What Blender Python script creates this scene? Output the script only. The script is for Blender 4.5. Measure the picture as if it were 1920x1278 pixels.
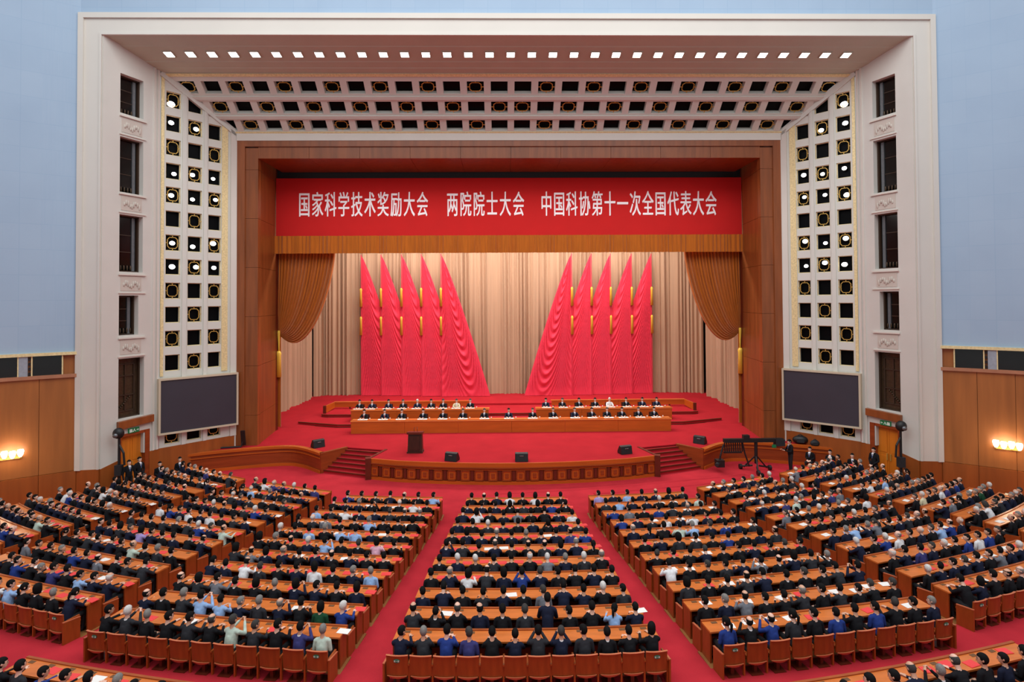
import bpy, bmesh, math, random
import numpy as np
from mathutils import Vector, Matrix

for o in list(bpy.data.objects):
    bpy.data.objects.remove(o, do_unlink=True)
random.seed(11); np.random.seed(11)
SC = bpy.context.scene
COL = SC.collection
PI = math.pi

# ------------------------------------------------------------------ camera
YAW, PIT, ROL = .015725, .018059, -.005612
Fv = Vector((math.sin(YAW)*math.cos(PIT), math.cos(YAW)*math.cos(PIT), math.sin(PIT)))
Rv = Vector((math.cos(YAW), -math.sin(YAW), 0)); Uv = Rv.cross(Fv)
R2 = Rv*math.cos(ROL)+Uv*math.sin(ROL); U2 = -Rv*math.sin(ROL)+Uv*math.cos(ROL)
CAM = Vector((-.5056, -37.0, 9.5))
cd = bpy.data.cameras.new('camera'); co = bpy.data.objects.new('camera', cd); COL.objects.link(co)
cd.sensor_width = 36; cd.sensor_fit = 'HORIZONTAL'; cd.lens = 1065*36/1920
cd.shift_y = -(639-542.71)/1920; cd.clip_end = 300; cd.clip_start = .1
co.matrix_world = Matrix(((R2.x, U2.x, -Fv.x, CAM.x), (R2.y, U2.y, -Fv.y, CAM.y), (R2.z, U2.z, -Fv.z, CAM.z), (0, 0, 0, 1)))
SC.camera = co

# ------------------------------------------------------------------ world, lights, exposure
SC.view_settings.view_transform = 'Standard'; SC.view_settings.look = 'None'
SC.view_settings.gamma = 1; SC.view_settings.exposure = 0.22
try: SC.view_settings.use_curve_mapping = False
except Exception: pass
w = bpy.data.worlds.new('hall_ambient'); SC.world = w; w.use_nodes = True
bg = w.node_tree.nodes['Background']; bg.inputs[0].default_value = (.96, .985, 1, 1); bg.inputs[1].default_value = .40

def area(name, loc, sx, sy, power, rot=(0, 0, 0), col=(1, .96, .9)):
    l = bpy.data.lights.new(name, 'AREA'); l.shape = 'RECTANGLE'; l.size = sx; l.size_y = sy
    l.energy = power; l.color = col
    o = bpy.data.objects.new(name, l); COL.objects.link(o); o.location = loc; o.rotation_euler = rot
    return o
# hall ceiling lighting, high over the seats
area('hall_ceiling_light', (0, -26, 31), 44, 22, 8300, (math.radians(12), 0, 0), (.95, .985, 1))
# stage lighting bridges hidden above the banner
area('stage_bridge_light', (0, 3.6, 16.5), 26, 1.2, 1850, (math.radians(-6), 0, 0), (1, .94, .88))
area('stage_bridge_light', (0, 6.8, 16.5), 28, 1.2, 2050, (math.radians(26), 0, 0), (1, .94, .88))
area('apron_bridge_light', (0, -3.4, 17.3), 26, .8, 480, (math.radians(4), 0, 0), (1, .96, .92))

# ------------------------------------------------------------------ materials
def S(r, g, b):
    f = lambda c: (c/255/12.92) if c/255 <= .04045 else ((c/255+.055)/1.055)**2.4
    return (f(r), f(g), f(b))
MATS = {}
def mat(name, col, rough=.6, metal=0, noise=0, nscale=8, wood=None, bump=0, emit=None, estr=0, sheen=0, spec=None, bscale=60):
    m = bpy.data.materials.new(name); m.use_nodes = True; nt = m.node_tree
    b = nt.nodes['Principled BSDF']
    b.inputs['Base Color'].default_value = (*col, 1); b.inputs['Roughness'].default_value = rough
    b.inputs['Metallic'].default_value = metal
    if spec is not None: b.inputs['Specular IOR Level'].default_value = spec
    if sheen: b.inputs['Sheen Weight'].default_value = sheen
    tc = nt.nodes.new('ShaderNodeTexCoord')
    if noise or wood:
        n = nt.nodes.new('ShaderNodeTexNoise'); n.inputs['Scale'].default_value = nscale; n.inputs['Detail'].default_value = 6
        if wood:
            mp = nt.nodes.new('ShaderNodeMapping'); mp.inputs['Scale'].default_value = wood
            nt.links.new(tc.outputs['Object'], mp.inputs['Vector']); nt.links.new(mp.outputs[0], n.inputs['Vector'])
        else:
            nt.links.new(tc.outputs['Object'], n.inputs['Vector'])
        r = nt.nodes.new('ShaderNodeValToRGB')
        a = noise
        r.color_ramp.elements[0].position = .3; r.color_ramp.elements[1].position = .7
        r.color_ramp.elements[0].color = (*[c*(1-a) for c in col], 1)
        r.color_ramp.elements[1].color = (*[min(1, c*(1+a)) for c in col], 1)
        nt.links.new(n.outputs['Fac'], r.inputs[0]); nt.links.new(r.outputs[0], b.inputs['Base Color'])
    if bump:
        n2 = nt.nodes.new('ShaderNodeTexNoise'); n2.inputs['Scale'].default_value = bscale
        nt.links.new(tc.outputs['Object'], n2.inputs['Vector'])
        bp = nt.nodes.new('ShaderNodeBump'); bp.inputs['Strength'].default_value = bump; bp.inputs['Distance'].default_value = .02
        nt.links.new(n2.outputs['Fac'], bp.inputs['Height']); nt.links.new(bp.outputs[0], b.inputs['Normal'])
    if emit:
        b.inputs['Emission Color'].default_value = (*emit, 1); b.inputs['Emission Strength'].default_value = estr
    MATS[name] = m
    return m
mat('carpet', S(184, 46, 56), .95, noise=.10, nscale=1.2, bump=.3, bscale=90, spec=.05)
mat('stage_carpet', S(172, 38, 46), .95, noise=.08, nscale=.9, bump=.3, bscale=90, spec=.05)
mat('wall_wood', S(160, 96, 46), .45, noise=.16, nscale=1.0, wood=(3, 3, .25))
mat('dado_wood', S(150, 78, 28), .45, noise=.18, nscale=1.0, wood=(3, 3, .25))
mat('frame_wood', S(136, 74, 36), .32, noise=.22, nscale=1.0, wood=(4, 4, .35))
mat('stage_wood', S(142, 62, 26), .35, noise=.2, nscale=1.0, wood=(.6, .6, 6))
mat('stage_wood_dark', S(96, 34, 18), .4, noise=.2, nscale=2)
mat('desk_wood', S(210, 114, 50), .32, noise=.14, nscale=1.4, wood=(1, 6, 4))
mat('desk_edge', S(164, 78, 30), .35, noise=.15, nscale=2)
mat('chair_wood', S(150, 70, 26), .35, noise=.15, nscale=2, wood=(5, 5, 1))
mat('chair_edge', S(196, 110, 74), .35)
mat('sill_wood', S(172, 116, 86), .4, noise=.1, nscale=2)
mat('floor_wood', S(150, 98, 52), .5, noise=.2, nscale=2)
mat('podium_wood', S(58, 30, 20), .45, noise=.25, nscale=3, wood=(4, 4, 1))
mat('presidium_wood', S(186, 88, 26), .35, noise=.12, nscale=1, wood=(.6, .6, 5))
mat('white_paint', S(212, 207, 198), .6, noise=.02, nscale=.6)
mat('cream_paint', S(206, 204, 197), .65, noise=.03, nscale=.6)
mat('cream_relief', S(198, 190, 180), .7)
mat('soffit_paint', S(186, 186, 168), .7, noise=.03, nscale=1)
mat('gold', S(206, 166, 84), .4, metal=.4)
mat('gold_paint', S(228, 208, 156), .5, metal=.15, noise=.15, nscale=12)
mat('gold_fringe', S(226, 186, 62), .6, noise=.15, nscale=30, wood=(8, 8, .5))
mat('window_glass', S(15, 15, 15), .12, noise=.35, nscale=1.4)
mat('dark_frame', S(58, 40, 26), .5)
mat('bronze', S(70, 52, 34), .45, metal=.3, noise=.3, nscale=9)
mat('cavity', S(6, 6, 7), .4, noise=.3, nscale=2, spec=.08)
mat('coffer_paint', S(210, 210, 202), .6, noise=.02, nscale=.6)
mat('black', S(20, 20, 22), .5, noise=.3, nscale=8)
mat('black_grille', S(30, 32, 36), .7, noise=.3, nscale=60)
mat('metal_grey', S(120, 122, 126), .4, metal=.6, noise=.1)
mat('pilaster_grey', S(150, 156, 166), .7, noise=.12, nscale=10)
mat('screen_face', S(54, 52, 62), .5, noise=.06, nscale=.8)
mat('screen_frame', S(196, 182, 158), .5)
mat('curtain_tan', S(184, 152, 124), .9, noise=.10, nscale=1.5, sheen=.1, spec=.1, wood=(3, 3, .1))
mat('ochre', S(176, 94, 16), .75, noise=.14, nscale=2.0, sheen=.3, spec=.2, wood=(5, 5, .4))
mat('banner_red', S(196, 12, 12), .85, noise=.03, nscale=1)
mat('letter_white', S(250, 246, 248), .7, emit=(1, .96, .98), estr=0.0)
mat('flag_red', S(234, 60, 84), .75, noise=.05, nscale=2, sheen=.1, spec=.2)
mat('door_wood', S(206, 116, 28), .4, noise=.14, nscale=1, wood=(6, 6, .3))
mat('sign_green', S(10, 84, 52), .4, emit=S(10, 110, 60), estr=.25)
mat('sign_white', S(220, 240, 228), .4)
mat('lamp_white', (1, 1, 1), .3, emit=(1, .98, .95), estr=9)
mat('spot_white', (1, 1, 1), .3, emit=(1, .98, .95), estr=8)
mat('sconce_glass', (1, .95, .85), .3, emit=(1, .86, .66), estr=9)
mat('paper', S(240, 236, 230), .8)
mat('paper_cream', S(236, 216, 178), .8)
mat('booklet_red', S(236, 66, 66), .6)
mat('grille_dark', S(112, 72, 38), .6, noise=.2, nscale=80)
mat('plate_green', S(56, 124, 98), .4)
mat('number_pale', S(196, 212, 200), .5)
mat('porcelain', S(236, 234, 228), .25)
# blue acoustic wall: soft panel grid
def blue_mat():
    m = mat('blue_wall', S(162, 184, 206), .9, spec=.15)
    nt = m.node_tree; b = nt.nodes['Principled BSDF']
    tc = nt.nodes.new('ShaderNodeTexCoord'); mp = nt.nodes.new('ShaderNodeMapping')
    br = nt.nodes.new('ShaderNodeTexBrick'); br.offset = 0
    br.inputs['Color1'].default_value = (*S(160, 182, 204), 1); br.inputs['Color2'].default_value = (*S(163, 184, 205), 1)
    br.inputs['Mortar'].default_value = (*S(156, 179, 202), 1)
    br.inputs['Scale'].default_value = 1; br.inputs['Brick Width'].default_value = 1.2; br.inputs['Row Height'].default_value = 1.2
    br.inputs['Mortar Size'].default_value = .02; br.inputs['Mortar Smooth'].default_value = .3
    nt.links.new(tc.outputs['UV'], br.inputs['Vector'])
    n = nt.nodes.new('ShaderNodeTexNoise'); n.inputs['Scale'].default_value = .5; n.inputs['Detail'].default_value = 8
    nt.links.new(tc.outputs['Object'], n.inputs['Vector'])
    mx = nt.nodes.new('ShaderNodeMixRGB'); mx.blend_type = 'MULTIPLY'; mx.inputs[0].default_value = .3
    rr = nt.nodes.new('ShaderNodeValToRGB'); rr.color_ramp.elements[0].color = (.82, .84, .88, 1); rr.color_ramp.elements[1].color = (1, 1, 1, 1)
    rr.color_ramp.elements[0].position = .3; rr.color_ramp.elements[1].position = .6
    nt.links.new(n.outputs['Fac'], rr.inputs[0]); nt.links.new(br.outputs['Color'], mx.inputs[1]); nt.links.new(rr.outputs[0], mx.inputs[2])
    nt.links.new(mx.outputs[0], b.inputs['Base Color'])
    return m
blue_mat()
CLOTH = {'black': S(21, 21, 25), 'dark navy': S(24, 29, 50), 'charcoal': S(44, 45, 50), 'royal blue': S(36, 58, 128),
         'pale blue': S(150, 182, 226), 'white': S(226, 226, 228), 'grey': S(112, 114, 122), 'pale green': S(190, 206, 192),
         'green': S(28, 72, 48), 'lilac': S(168, 150, 206), 'pink': S(222, 170, 190), 'indigo': S(58, 58, 112), 'cream': S(214, 204, 170)}
for k, c in CLOTH.items(): mat('cloth_'+k, c, .85, noise=.12, nscale=14, spec=.2)
HAIRC = {'black': S(12, 11, 11), 'dark grey': S(62, 60, 58), 'grey': S(128, 124, 120), 'white': S(208, 204, 200)}
for k, c in HAIRC.items(): mat('hair_'+k, c, .8, noise=.2, nscale=40, spec=.2)
mat('skin', S(214, 164, 136), .55, noise=.06, nscale=6)
mat('skin_pale', S(232, 186, 164), .55, noise=.06, nscale=6)
mat('trousers', S(20, 20, 24), .85)
mat('shoe', S(16, 14, 14), .4)
mat('tie_blue', S(60, 84, 140), .6); mat('tie_red', S(178, 36, 48), .6)
mat('feature_dark', S(40, 26, 22), .6); mat('lips', S(168, 96, 88), .6)
M = lambda n: MATS[n]

# ------------------------------------------------------------------ mesh helpers
class MB:
    def __init__(s): s.v = []; s.f = []; s.m = []
    def add(s, verts, faces, mi=0):
        b = len(s.v); s.v += [tuple(v) for v in verts]; s.f += [tuple(i+b for i in f) for f in faces]; s.m += [mi]*len(faces)
        return s
    def hexa(s, p, mi=0):   # 8 points: bottom 4 (ccw) then top 4
        return s.add(p, [(3, 2, 1, 0), (4, 5, 6, 7), (0, 1, 5, 4), (1, 2, 6, 5), (2, 3, 7, 6), (3, 0, 4, 7)], mi)
    def box(s, c, d, rz=0, mi=0, rx=0):
        hx, hy, hz = d[0]/2, d[1]/2, d[2]/2; P = []
        R = Matrix.Rotation(rz, 3, 'Z') @ Matrix.Rotation(rx, 3, 'X')
        for z in (-hz, hz):
            for x, y in ((-hx, -hy), (hx, -hy), (hx, hy), (-hx, hy)):
                q = R @ Vector((x, y, z)); P.append((c[0]+q.x, c[1]+q.y, c[2]+q.z))
        return s.hexa(P, mi)
    def tube(s, pts, rad, seg=8, mi=0, cap=True):
        pts = [Vector(p) for p in pts]; n = len(pts)
        if not hasattr(rad, '__len__'): rad = [rad]*n
        V = []; F = []; up0 = None
        for i, p in enumerate(pts):
            t = (pts[min(i+1, n-1)]-pts[max(i-1, 0)]).normalized()
            if up0 is None: up0 = Vector((0, 0, 1)) if abs(t.z) < .9 else Vector((1, 0, 0))
            a = t.cross(up0).normalized(); b = a.cross(t).normalized(); up0 = b
            for k in range(seg):
                q = p+(a*math.cos(2*PI*k/seg)+b*math.sin(2*PI*k/seg))*rad[i]; V.append(q)
        for i in range(n-1):
            for k in range(seg):
                k2 = (k+1) % seg; F.append((i*seg+k, i*seg+k2, (i+1)*seg+k2, (i+1)*seg+k))
        if cap: F.append(tuple(range(seg))[::-1]); F.append(tuple((n-1)*seg+k for k in range(seg)))
        return s.add(V, F, mi)
    def ell(s, c, r, seg=12, ring=8, mi=0, R=None):
        V = []; F = []
        for i in range(ring+1):
            th = PI*i/ring
            for k in range(seg):
                q = Vector((r[0]*math.sin(th)*math.cos(2*PI*k/seg), r[1]*math.sin(th)*math.sin(2*PI*k/seg), r[2]*math.cos(th)))
                if R: q = R @ q
                V.append(Vector(c)+q)
        for i in range(ring):
            for k in range(seg):
                k2 = (k+1) % seg; F.append((i*seg+k, (i+1)*seg+k, (i+1)*seg+k2, i*seg+k2))
        return s.add(V, F, mi)
    def grid(s, P, mi=0, closed=False):   # P[i][j]
        n = len(P); m = len(P[0]); V = [p for row in P for p in row]; F = []
        for i in range(n-1):
            for j in range(m-1): F.append((i*m+j, i*m+j+1, (i+1)*m+j+1, (i+1)*m+j))
        return s.add(V, F, mi)
    def slab(s, poly, z0, z1, mi=0):
        n = len(poly); V = [(x, y, z0) for x, y in poly]+[(x, y, z1) for x, y in poly]
        F = [tuple(range(n))[::-1], tuple(range(n, 2*n))]+[(i, (i+1) % n, n+(i+1) % n, n+i) for i in range(n)]
        return s.add(V, F, mi)
    def mesh(s, name, mats, smooth=False):
        me = bpy.data.meshes.new(name); me.from_pydata(s.v, [], s.f)
        for m in (mats if isinstance(mats, (list, tuple)) else [mats]): me.materials.append(M(m) if isinstance(m, str) else m)
        if any(s.m): me.polygons.foreach_set('material_index', s.m)
        if smooth: me.polygons.foreach_set('use_smooth', [True]*len(s.f))
        me.update()
        return me
    def build(s, name, mats, parent=None, smooth=False, clean=True):
        me = s.mesh(name, mats, smooth)
        if clean:
            bm = bmesh.new(); bm.from_mesh(me); bmesh.ops.recalc_face_normals(bm, faces=bm.faces); bm.to_mesh(me); bm.free()
        return obj(name, me, parent)
def obj(name, me, parent=None, mw=None):
    o = bpy.data.objects.new(name, me); COL.objects.link(o)
    if parent is not None: o.parent = parent
    if mw is not None: o.matrix_local = mw
    return o
def tag(o, label=None, cat=None, group=None, kind=None):
    if label: o['label'] = label
    if cat: o['category'] = cat
    if group: o['group'] = group
    if kind: o['kind'] = kind
    return o
def empty(name, loc=(0, 0, 0), rz=0):
    o = bpy.data.objects.new(name, None); COL.objects.link(o); o.location = loc; o.rotation_euler = (0, 0, rz); o.empty_display_size = .2
    return o
def struct(o, label=None): o['kind'] = 'structure'; (label and o.__setitem__('label', label)); return o
def bevel(o, w=.02, seg=2):
    md = o.modifiers.new('bevel', 'BEVEL'); md.width = w; md.segments = seg; md.limit_method = 'ANGLE'
    return o
ORD = ['zeroth', 'first', 'second', 'third', 'fourth', 'fifth', 'sixth', 'seventh', 'eighth', 'ninth', 'tenth', 'eleventh', 'twelfth', 'thirteenth', 'fourteenth', 'fifteenth', 'sixteenth', 'seventeenth', 'eighteenth', 'nineteenth', 'twentieth',
       'twenty-first', 'twenty-second', 'twenty-third', 'twenty-fourth', 'twenty-fifth', 'twenty-sixth', 'twenty-seventh', 'twenty-eighth', 'twenty-ninth', 'thirtieth', 'thirty-first', 'thirty-second', 'thirty-third', 'thirty-fourth']
SIDES = ((-1, 'left'), (1, 'right'))
def floor_z(y): return -.578-.054*min(y, -9.5)
ZS = 1.03   # stage height

# ------------------------------------------------------------------ floor
ys = [12.5, -9.5, -40]
fb = MB(); fb.grid([[(-36, y, floor_z(y)) for y in ys], [(36, y, floor_z(y)) for y in ys]])
FLOOR = struct(fb.build('floor', 'carpet'), 'red carpeted hall floor sloping down to the stage')
# ------------------------------------------------------------------ side walls (blue above, wood below)
WPTS = [(21.18, -9.0), (22.4, -9.8), (23.5, -10.6), (25.2, -12.1), (27.2, -14.4), (29.4, -17.8), (31.2, -22), (32.4, -27), (33, -33)]
def wall_strip(pts, z0, z1, th, off=0):
    mb = MB(); fr = []; bk = []
    for i, p in enumerate(pts):
        a = Vector(pts[max(i-1, 0)]); b = Vector(pts[min(i+1, len(pts)-1)]); t = (b-a).normalized(); n = Vector((t.y, -t.x))
        if n.y > 0: n = -n
        q = Vector(p)+n*off; fr.append(q); bk.append(q-n*th)
    for i in range(len(pts)-1):
        a, b, c, d = fr[i], fr[i+1], bk[i+1], bk[i]
        mb.hexa([(a.x, a.y, z0), (b.x, b.y, z0), (c.x, c.y, z0), (d.x, d.y, z0), (a.x, a.y, z1), (b.x, b.y, z1), (c.x, c.y, z1), (d.x, d.y, z1)])
    return mb
def along(pts, d):   # point and tangent at arc length d
    for i in range(len(pts)-1):
        a, b = Vector(pts[i]), Vector(pts[i+1]); L = (b-a).length
        if d <= L or i == len(pts)-2: return a+(b-a)*(d/L), (b-a).normalized()
        d -= L
def wall_uv(o, sx):
    me = o.data; uv = me.uv_layers.new(name='UVMap')
    co_ = [v.co for v in me.vertices]
    for p in me.polygons:
        for li in p.loop_indices:
            v = co_[me.loops[li].vertex_index]; uv.data[li].uv = (math.hypot(v.x, v.y) if abs(v.x) > 21.3 else v.x, v.z)
for sx, side in SIDES:
    P = [(sx*x, y) for x, y in WPTS]
    b = wall_strip(P, 7.05, 30, .5).build('wall_'+side, 'blue_wall'); wall_uv(b, sx)
    struct(b, 'pale blue panelled upper wall on the %s' % side)
    lo = struct(wall_strip(P, -.3, 7.05, .5, -.06).build('wall_wood_'+side, 'wall_wood'), 'wood panelled lower wall on the %s' % side)
    # wood veneer panels, one by one
    d = .06
    for k in range(10):
        for z0, z1, nm, mt in ((1.4, 5.9, 'wall_panel', 'wall_wood'), (-.2, 1.38, 'dado_panel', 'dado_wood')):
            a, t = along(P, d); c, t2 = along(P, d+1.38)
            n = Vector((t.y, -t.x)); n = -n if n.y > 0 else n
            o1, o2 = (.0, .05) if nm == 'wall_panel' else (.03, .12)
            pts = [a+n*o2, c+n*o2, c-n*.0, a-n*.0]
            MB().hexa([(q.x, q.y, z0) for q in pts]+[(q.x, q.y, z1) for q in pts]).build(nm, mt, lo)
        d += 1.4
    struct(wall_strip(P, 6.98, 7.12, .2, .16).build('trim_cornice_'+side, 'gold_paint'), 'gilt moulding between blue wall and wood on the %s' % side)
    struct(wall_strip([P[0]] + [tuple(along(P, k)[0]) for k in (.5, 1.5, 2.6, 3.5, 5, 8)], 5.9, 6.06, .15, .16).build('trim_sill_'+side, 'sill_wood'), 'polished wood ledge under the %s window band' % side)
    # window band: panes, mullions and grey pilasters
    wb = struct(empty('window_band_'+side), 'band of dark windows in the %s wood wall' % side)
    for k in range(4):
        d0 = .62+k*1.62
        def piece(da, db, z0, z1, o0, o1, nm, mt):
            a, t = along(P, da); c, t2 = along(P, db); n = Vector((t.y, -t.x)); n = -n if n.y > 0 else n
            pts = [a+n*o1, c+n*o1, c+n*o0, a+n*o0]
            MB().hexa([(q.x, q.y, z0) for q in pts]+[(q.x, q.y, z1) for q in pts]).build(nm, mt, wb)
        piece(d0, d0+1.08, 6.06, 6.98, -.04, .0, 'window_pane', 'window_glass')
        piece(d0-.05, d0, 6.06, 6.98, -.04, .08, 'window_jamb', 'gold_paint'); piece(d0+1.08, d0+1.13, 6.06, 6.98, -.04, .08, 'window_jamb', 'gold_paint')
        piece(d0+1.25, d0+1.57, 6.06, 6.98, -.04, .1, 'pilaster', 'pilaster_grey')
        for q in range(4): piece(d0+1.15, d0+1.23, 6.1+q*.23, 6.22+q*.23, -.04, .05, 'grille_slot', 'black')
# wall above the proscenium frame
tb = MB(); tb.hexa([(-21.2, -9, 23.6), (21.2, -9, 23.6), (21.2, -8.5, 23.6), (-21.2, -8.5, 23.6), (-21.2, -9, 30), (21.2, -9, 30), (21.2, -8.5, 30), (-21.2, -8.5, 30)])
o = tb.build('wall_front', 'blue_wall'); wall_uv(o, 1); struct(o, 'pale blue wall above the white stage frame')

# ------------------------------------------------------------------ outer white frame
for sx, side in SIDES:
    X = lambda x: sx*x
    mb = MB()
    mb.hexa([(X(20.12), -9.06, 1.42), (X(21.2), -9.06, 1.38), (X(21.2), -8.3, 1.38), (X(20.12), -8.3, 1.42), (X(20.12), -9.06, 22.62), (X(21.2), -9.06, 23.67), (X(21.2), -8.3, 23.67), (X(20.12), -8.3, 22.62)])
    mb.hexa([(X(20.96), -9.16, 1.38), (X(21.22), -9.16, 1.38), (X(21.22), -9, 1.38), (X(20.96), -9, 1.38), (X(20.96), -9.16, 23.42), (X(21.22), -9.16, 23.68), (X(21.22), -9, 23.68), (X(20.96), -9, 23.42)])
    mb.hexa([(X(20.1), -9.12, 1.42), (X(20.2), -9.12, 1.42), (X(20.2), -9, 1.42), (X(20.1), -9, 1.42), (X(20.1), -9.12, 22.6), (X(20.2), -9.12, 22.7), (X(20.2), -9, 22.7), (X(20.1), -9, 22.6)])
    struct(mb.build('trim_frame_'+side, 'white_paint'), '%s upright of the white stage frame' % side)
    # dado below the frame upright
    dm = MB(); dm.hexa([(X(20.1), -9.1, -.2), (X(21.25), -9.1, -.2), (X(21.25), -8.3, -.2), (X(20.1), -8.3, -.2), (X(20.1), -9.1, 1.42), (X(21.25), -9.1, 1.38), (X(21.25), -8.3, 1.38), (X(20.1), -8.3, 1.42)])
    struct(dm.build('baseboard_frame_'+side, 'dado_wood'), 'wooden dado under the %s frame upright' % side)
mb = MB()
mb.hexa([(-20.12, -9.06, 22.62), (20.12, -9.06, 22.62), (20.12, -8.3, 22.62), (-20.12, -8.3, 22.62), (-21.2, -9.06, 23.67), (21.2, -9.06, 23.67), (21.2, -8.3, 23.67), (-21.2, -8.3, 23.67)])
mb.hexa([(-20.96, -9.16, 23.42), (20.96, -9.16, 23.42), (20.96, -9, 23.42), (-20.96, -9, 23.42), (-21.22, -9.16, 23.68), (21.22, -9.16, 23.68), (21.22, -9, 23.68), (-21.22, -9, 23.68)])
mb.hexa([(-20.1, -9.12, 22.6), (20.1, -9.12, 22.6), (20.1, -9, 22.6), (-20.1, -9, 22.6), (-20.2, -9.12, 22.7), (20.2, -9.12, 22.7), (20.2, -9, 22.7), (-20.2, -9, 22.7)])
struct(mb.build('trim_frame_top', 'white_paint'), 'top beam of the white stage frame')

# ------------------------------------------------------------------ soffit with square lamps
mb = MB()
def soff(y): return 22.62+(21.9-22.62)*(y+9)/(2.9)
prof = [(-9.0, 22.62), (-8.25, 22.45), (-8.2, 22.41), (-7.1, 22.15), (-7.05, 22.11), (-6.6, 22.02), (-6.55, 21.98), (-6.1, 21.9), (-6.1, 22.6), (-9, 23.3)]
V = []; F = []
for x in (-20.2, 20.2):
    for y, z in prof: V.append((x, y, z))
n = len(prof)
for i in range(n): F.append((i, (i+1) % n, n+(i+1) % n, n+i))
mb.add(V, F)
CEIL = struct(mb.build('ceiling', 'soffit_paint'), 'pinkish plaster soffit inside the stage frame')
lm = MB(); lm.hexa([(-.2, -.19, -.03), (.2, -.19, -.03), (.2, .19, -.03), (-.2, .19, -.03), (-.2, -.19, .02), (.2, -.19, .02), (.2, .19, .02), (-.2, .19, .02)])
lens_me = lm.mesh('lens', 'lamp_white')
fm = MB()
for dx, dy, sx_, sy_ in ((0, -.22, .5, .06), (0, .22, .5, .06), (-.23, 0, .06, .44), (.23, 0, .06, .44)): fm.box((dx, dy, -.01), (sx_, sy_, .06))
lfr_me = fm.mesh('lamp_frame', 'soffit_paint')
tilt = math.atan2(-.72, 2.9)
for k in range(33):
    x = -17.66+k*1.101
    t = empty('ceiling_lamp', (x, -7.65, 22.27)); t.rotation_euler = (tilt, 0, 0)
    tag(t, 'square recessed lamp, %s from the left in the soffit row above the stage' % ORD[k+1], 'lamp', 'square lamps in the soffit')
    obj('lens', lens_me, t); obj('lamp_frame', lfr_me, t)

# ------------------------------------------------------------------ reveal walls with windows, door and ledge
def prism(A, B, z0, z1, n, o0, o1, mb=None, mi=0):   # vertical slab between plan points A,B, offset along n
    mb = mb or MB()
    a, b = Vector(A), Vector(B); n = Vector(n)
    z0 = z0 if hasattr(z0, '__len__') else (z0, z0); z1 = z1 if hasattr(z1, '__len__') else (z1, z1)
    q = [a+n*o1, b+n*o1, b+n*o0, a+n*o0]; zz0 = [z0[0], z0[1], z0[1], z0[0]]; zz1 = [z1[0], z1[1], z1[1], z1[0]]
    return mb.hexa([(p.x, p.y, z) for p, z in zip(q, zz0)]+[(p.x, p.y, z) for p, z in zip(q, zz1)], mi)
WIN = [(19.05, 21.05, -8.26, -7.13), (15.05, 17.85, -8.26, -7.13), (11.03, 13.92, -8.26, -7.13), (7.82, 9.83, -8.26, -7.33), (3.62, 6.65, -8.26, -7.03)]
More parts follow.
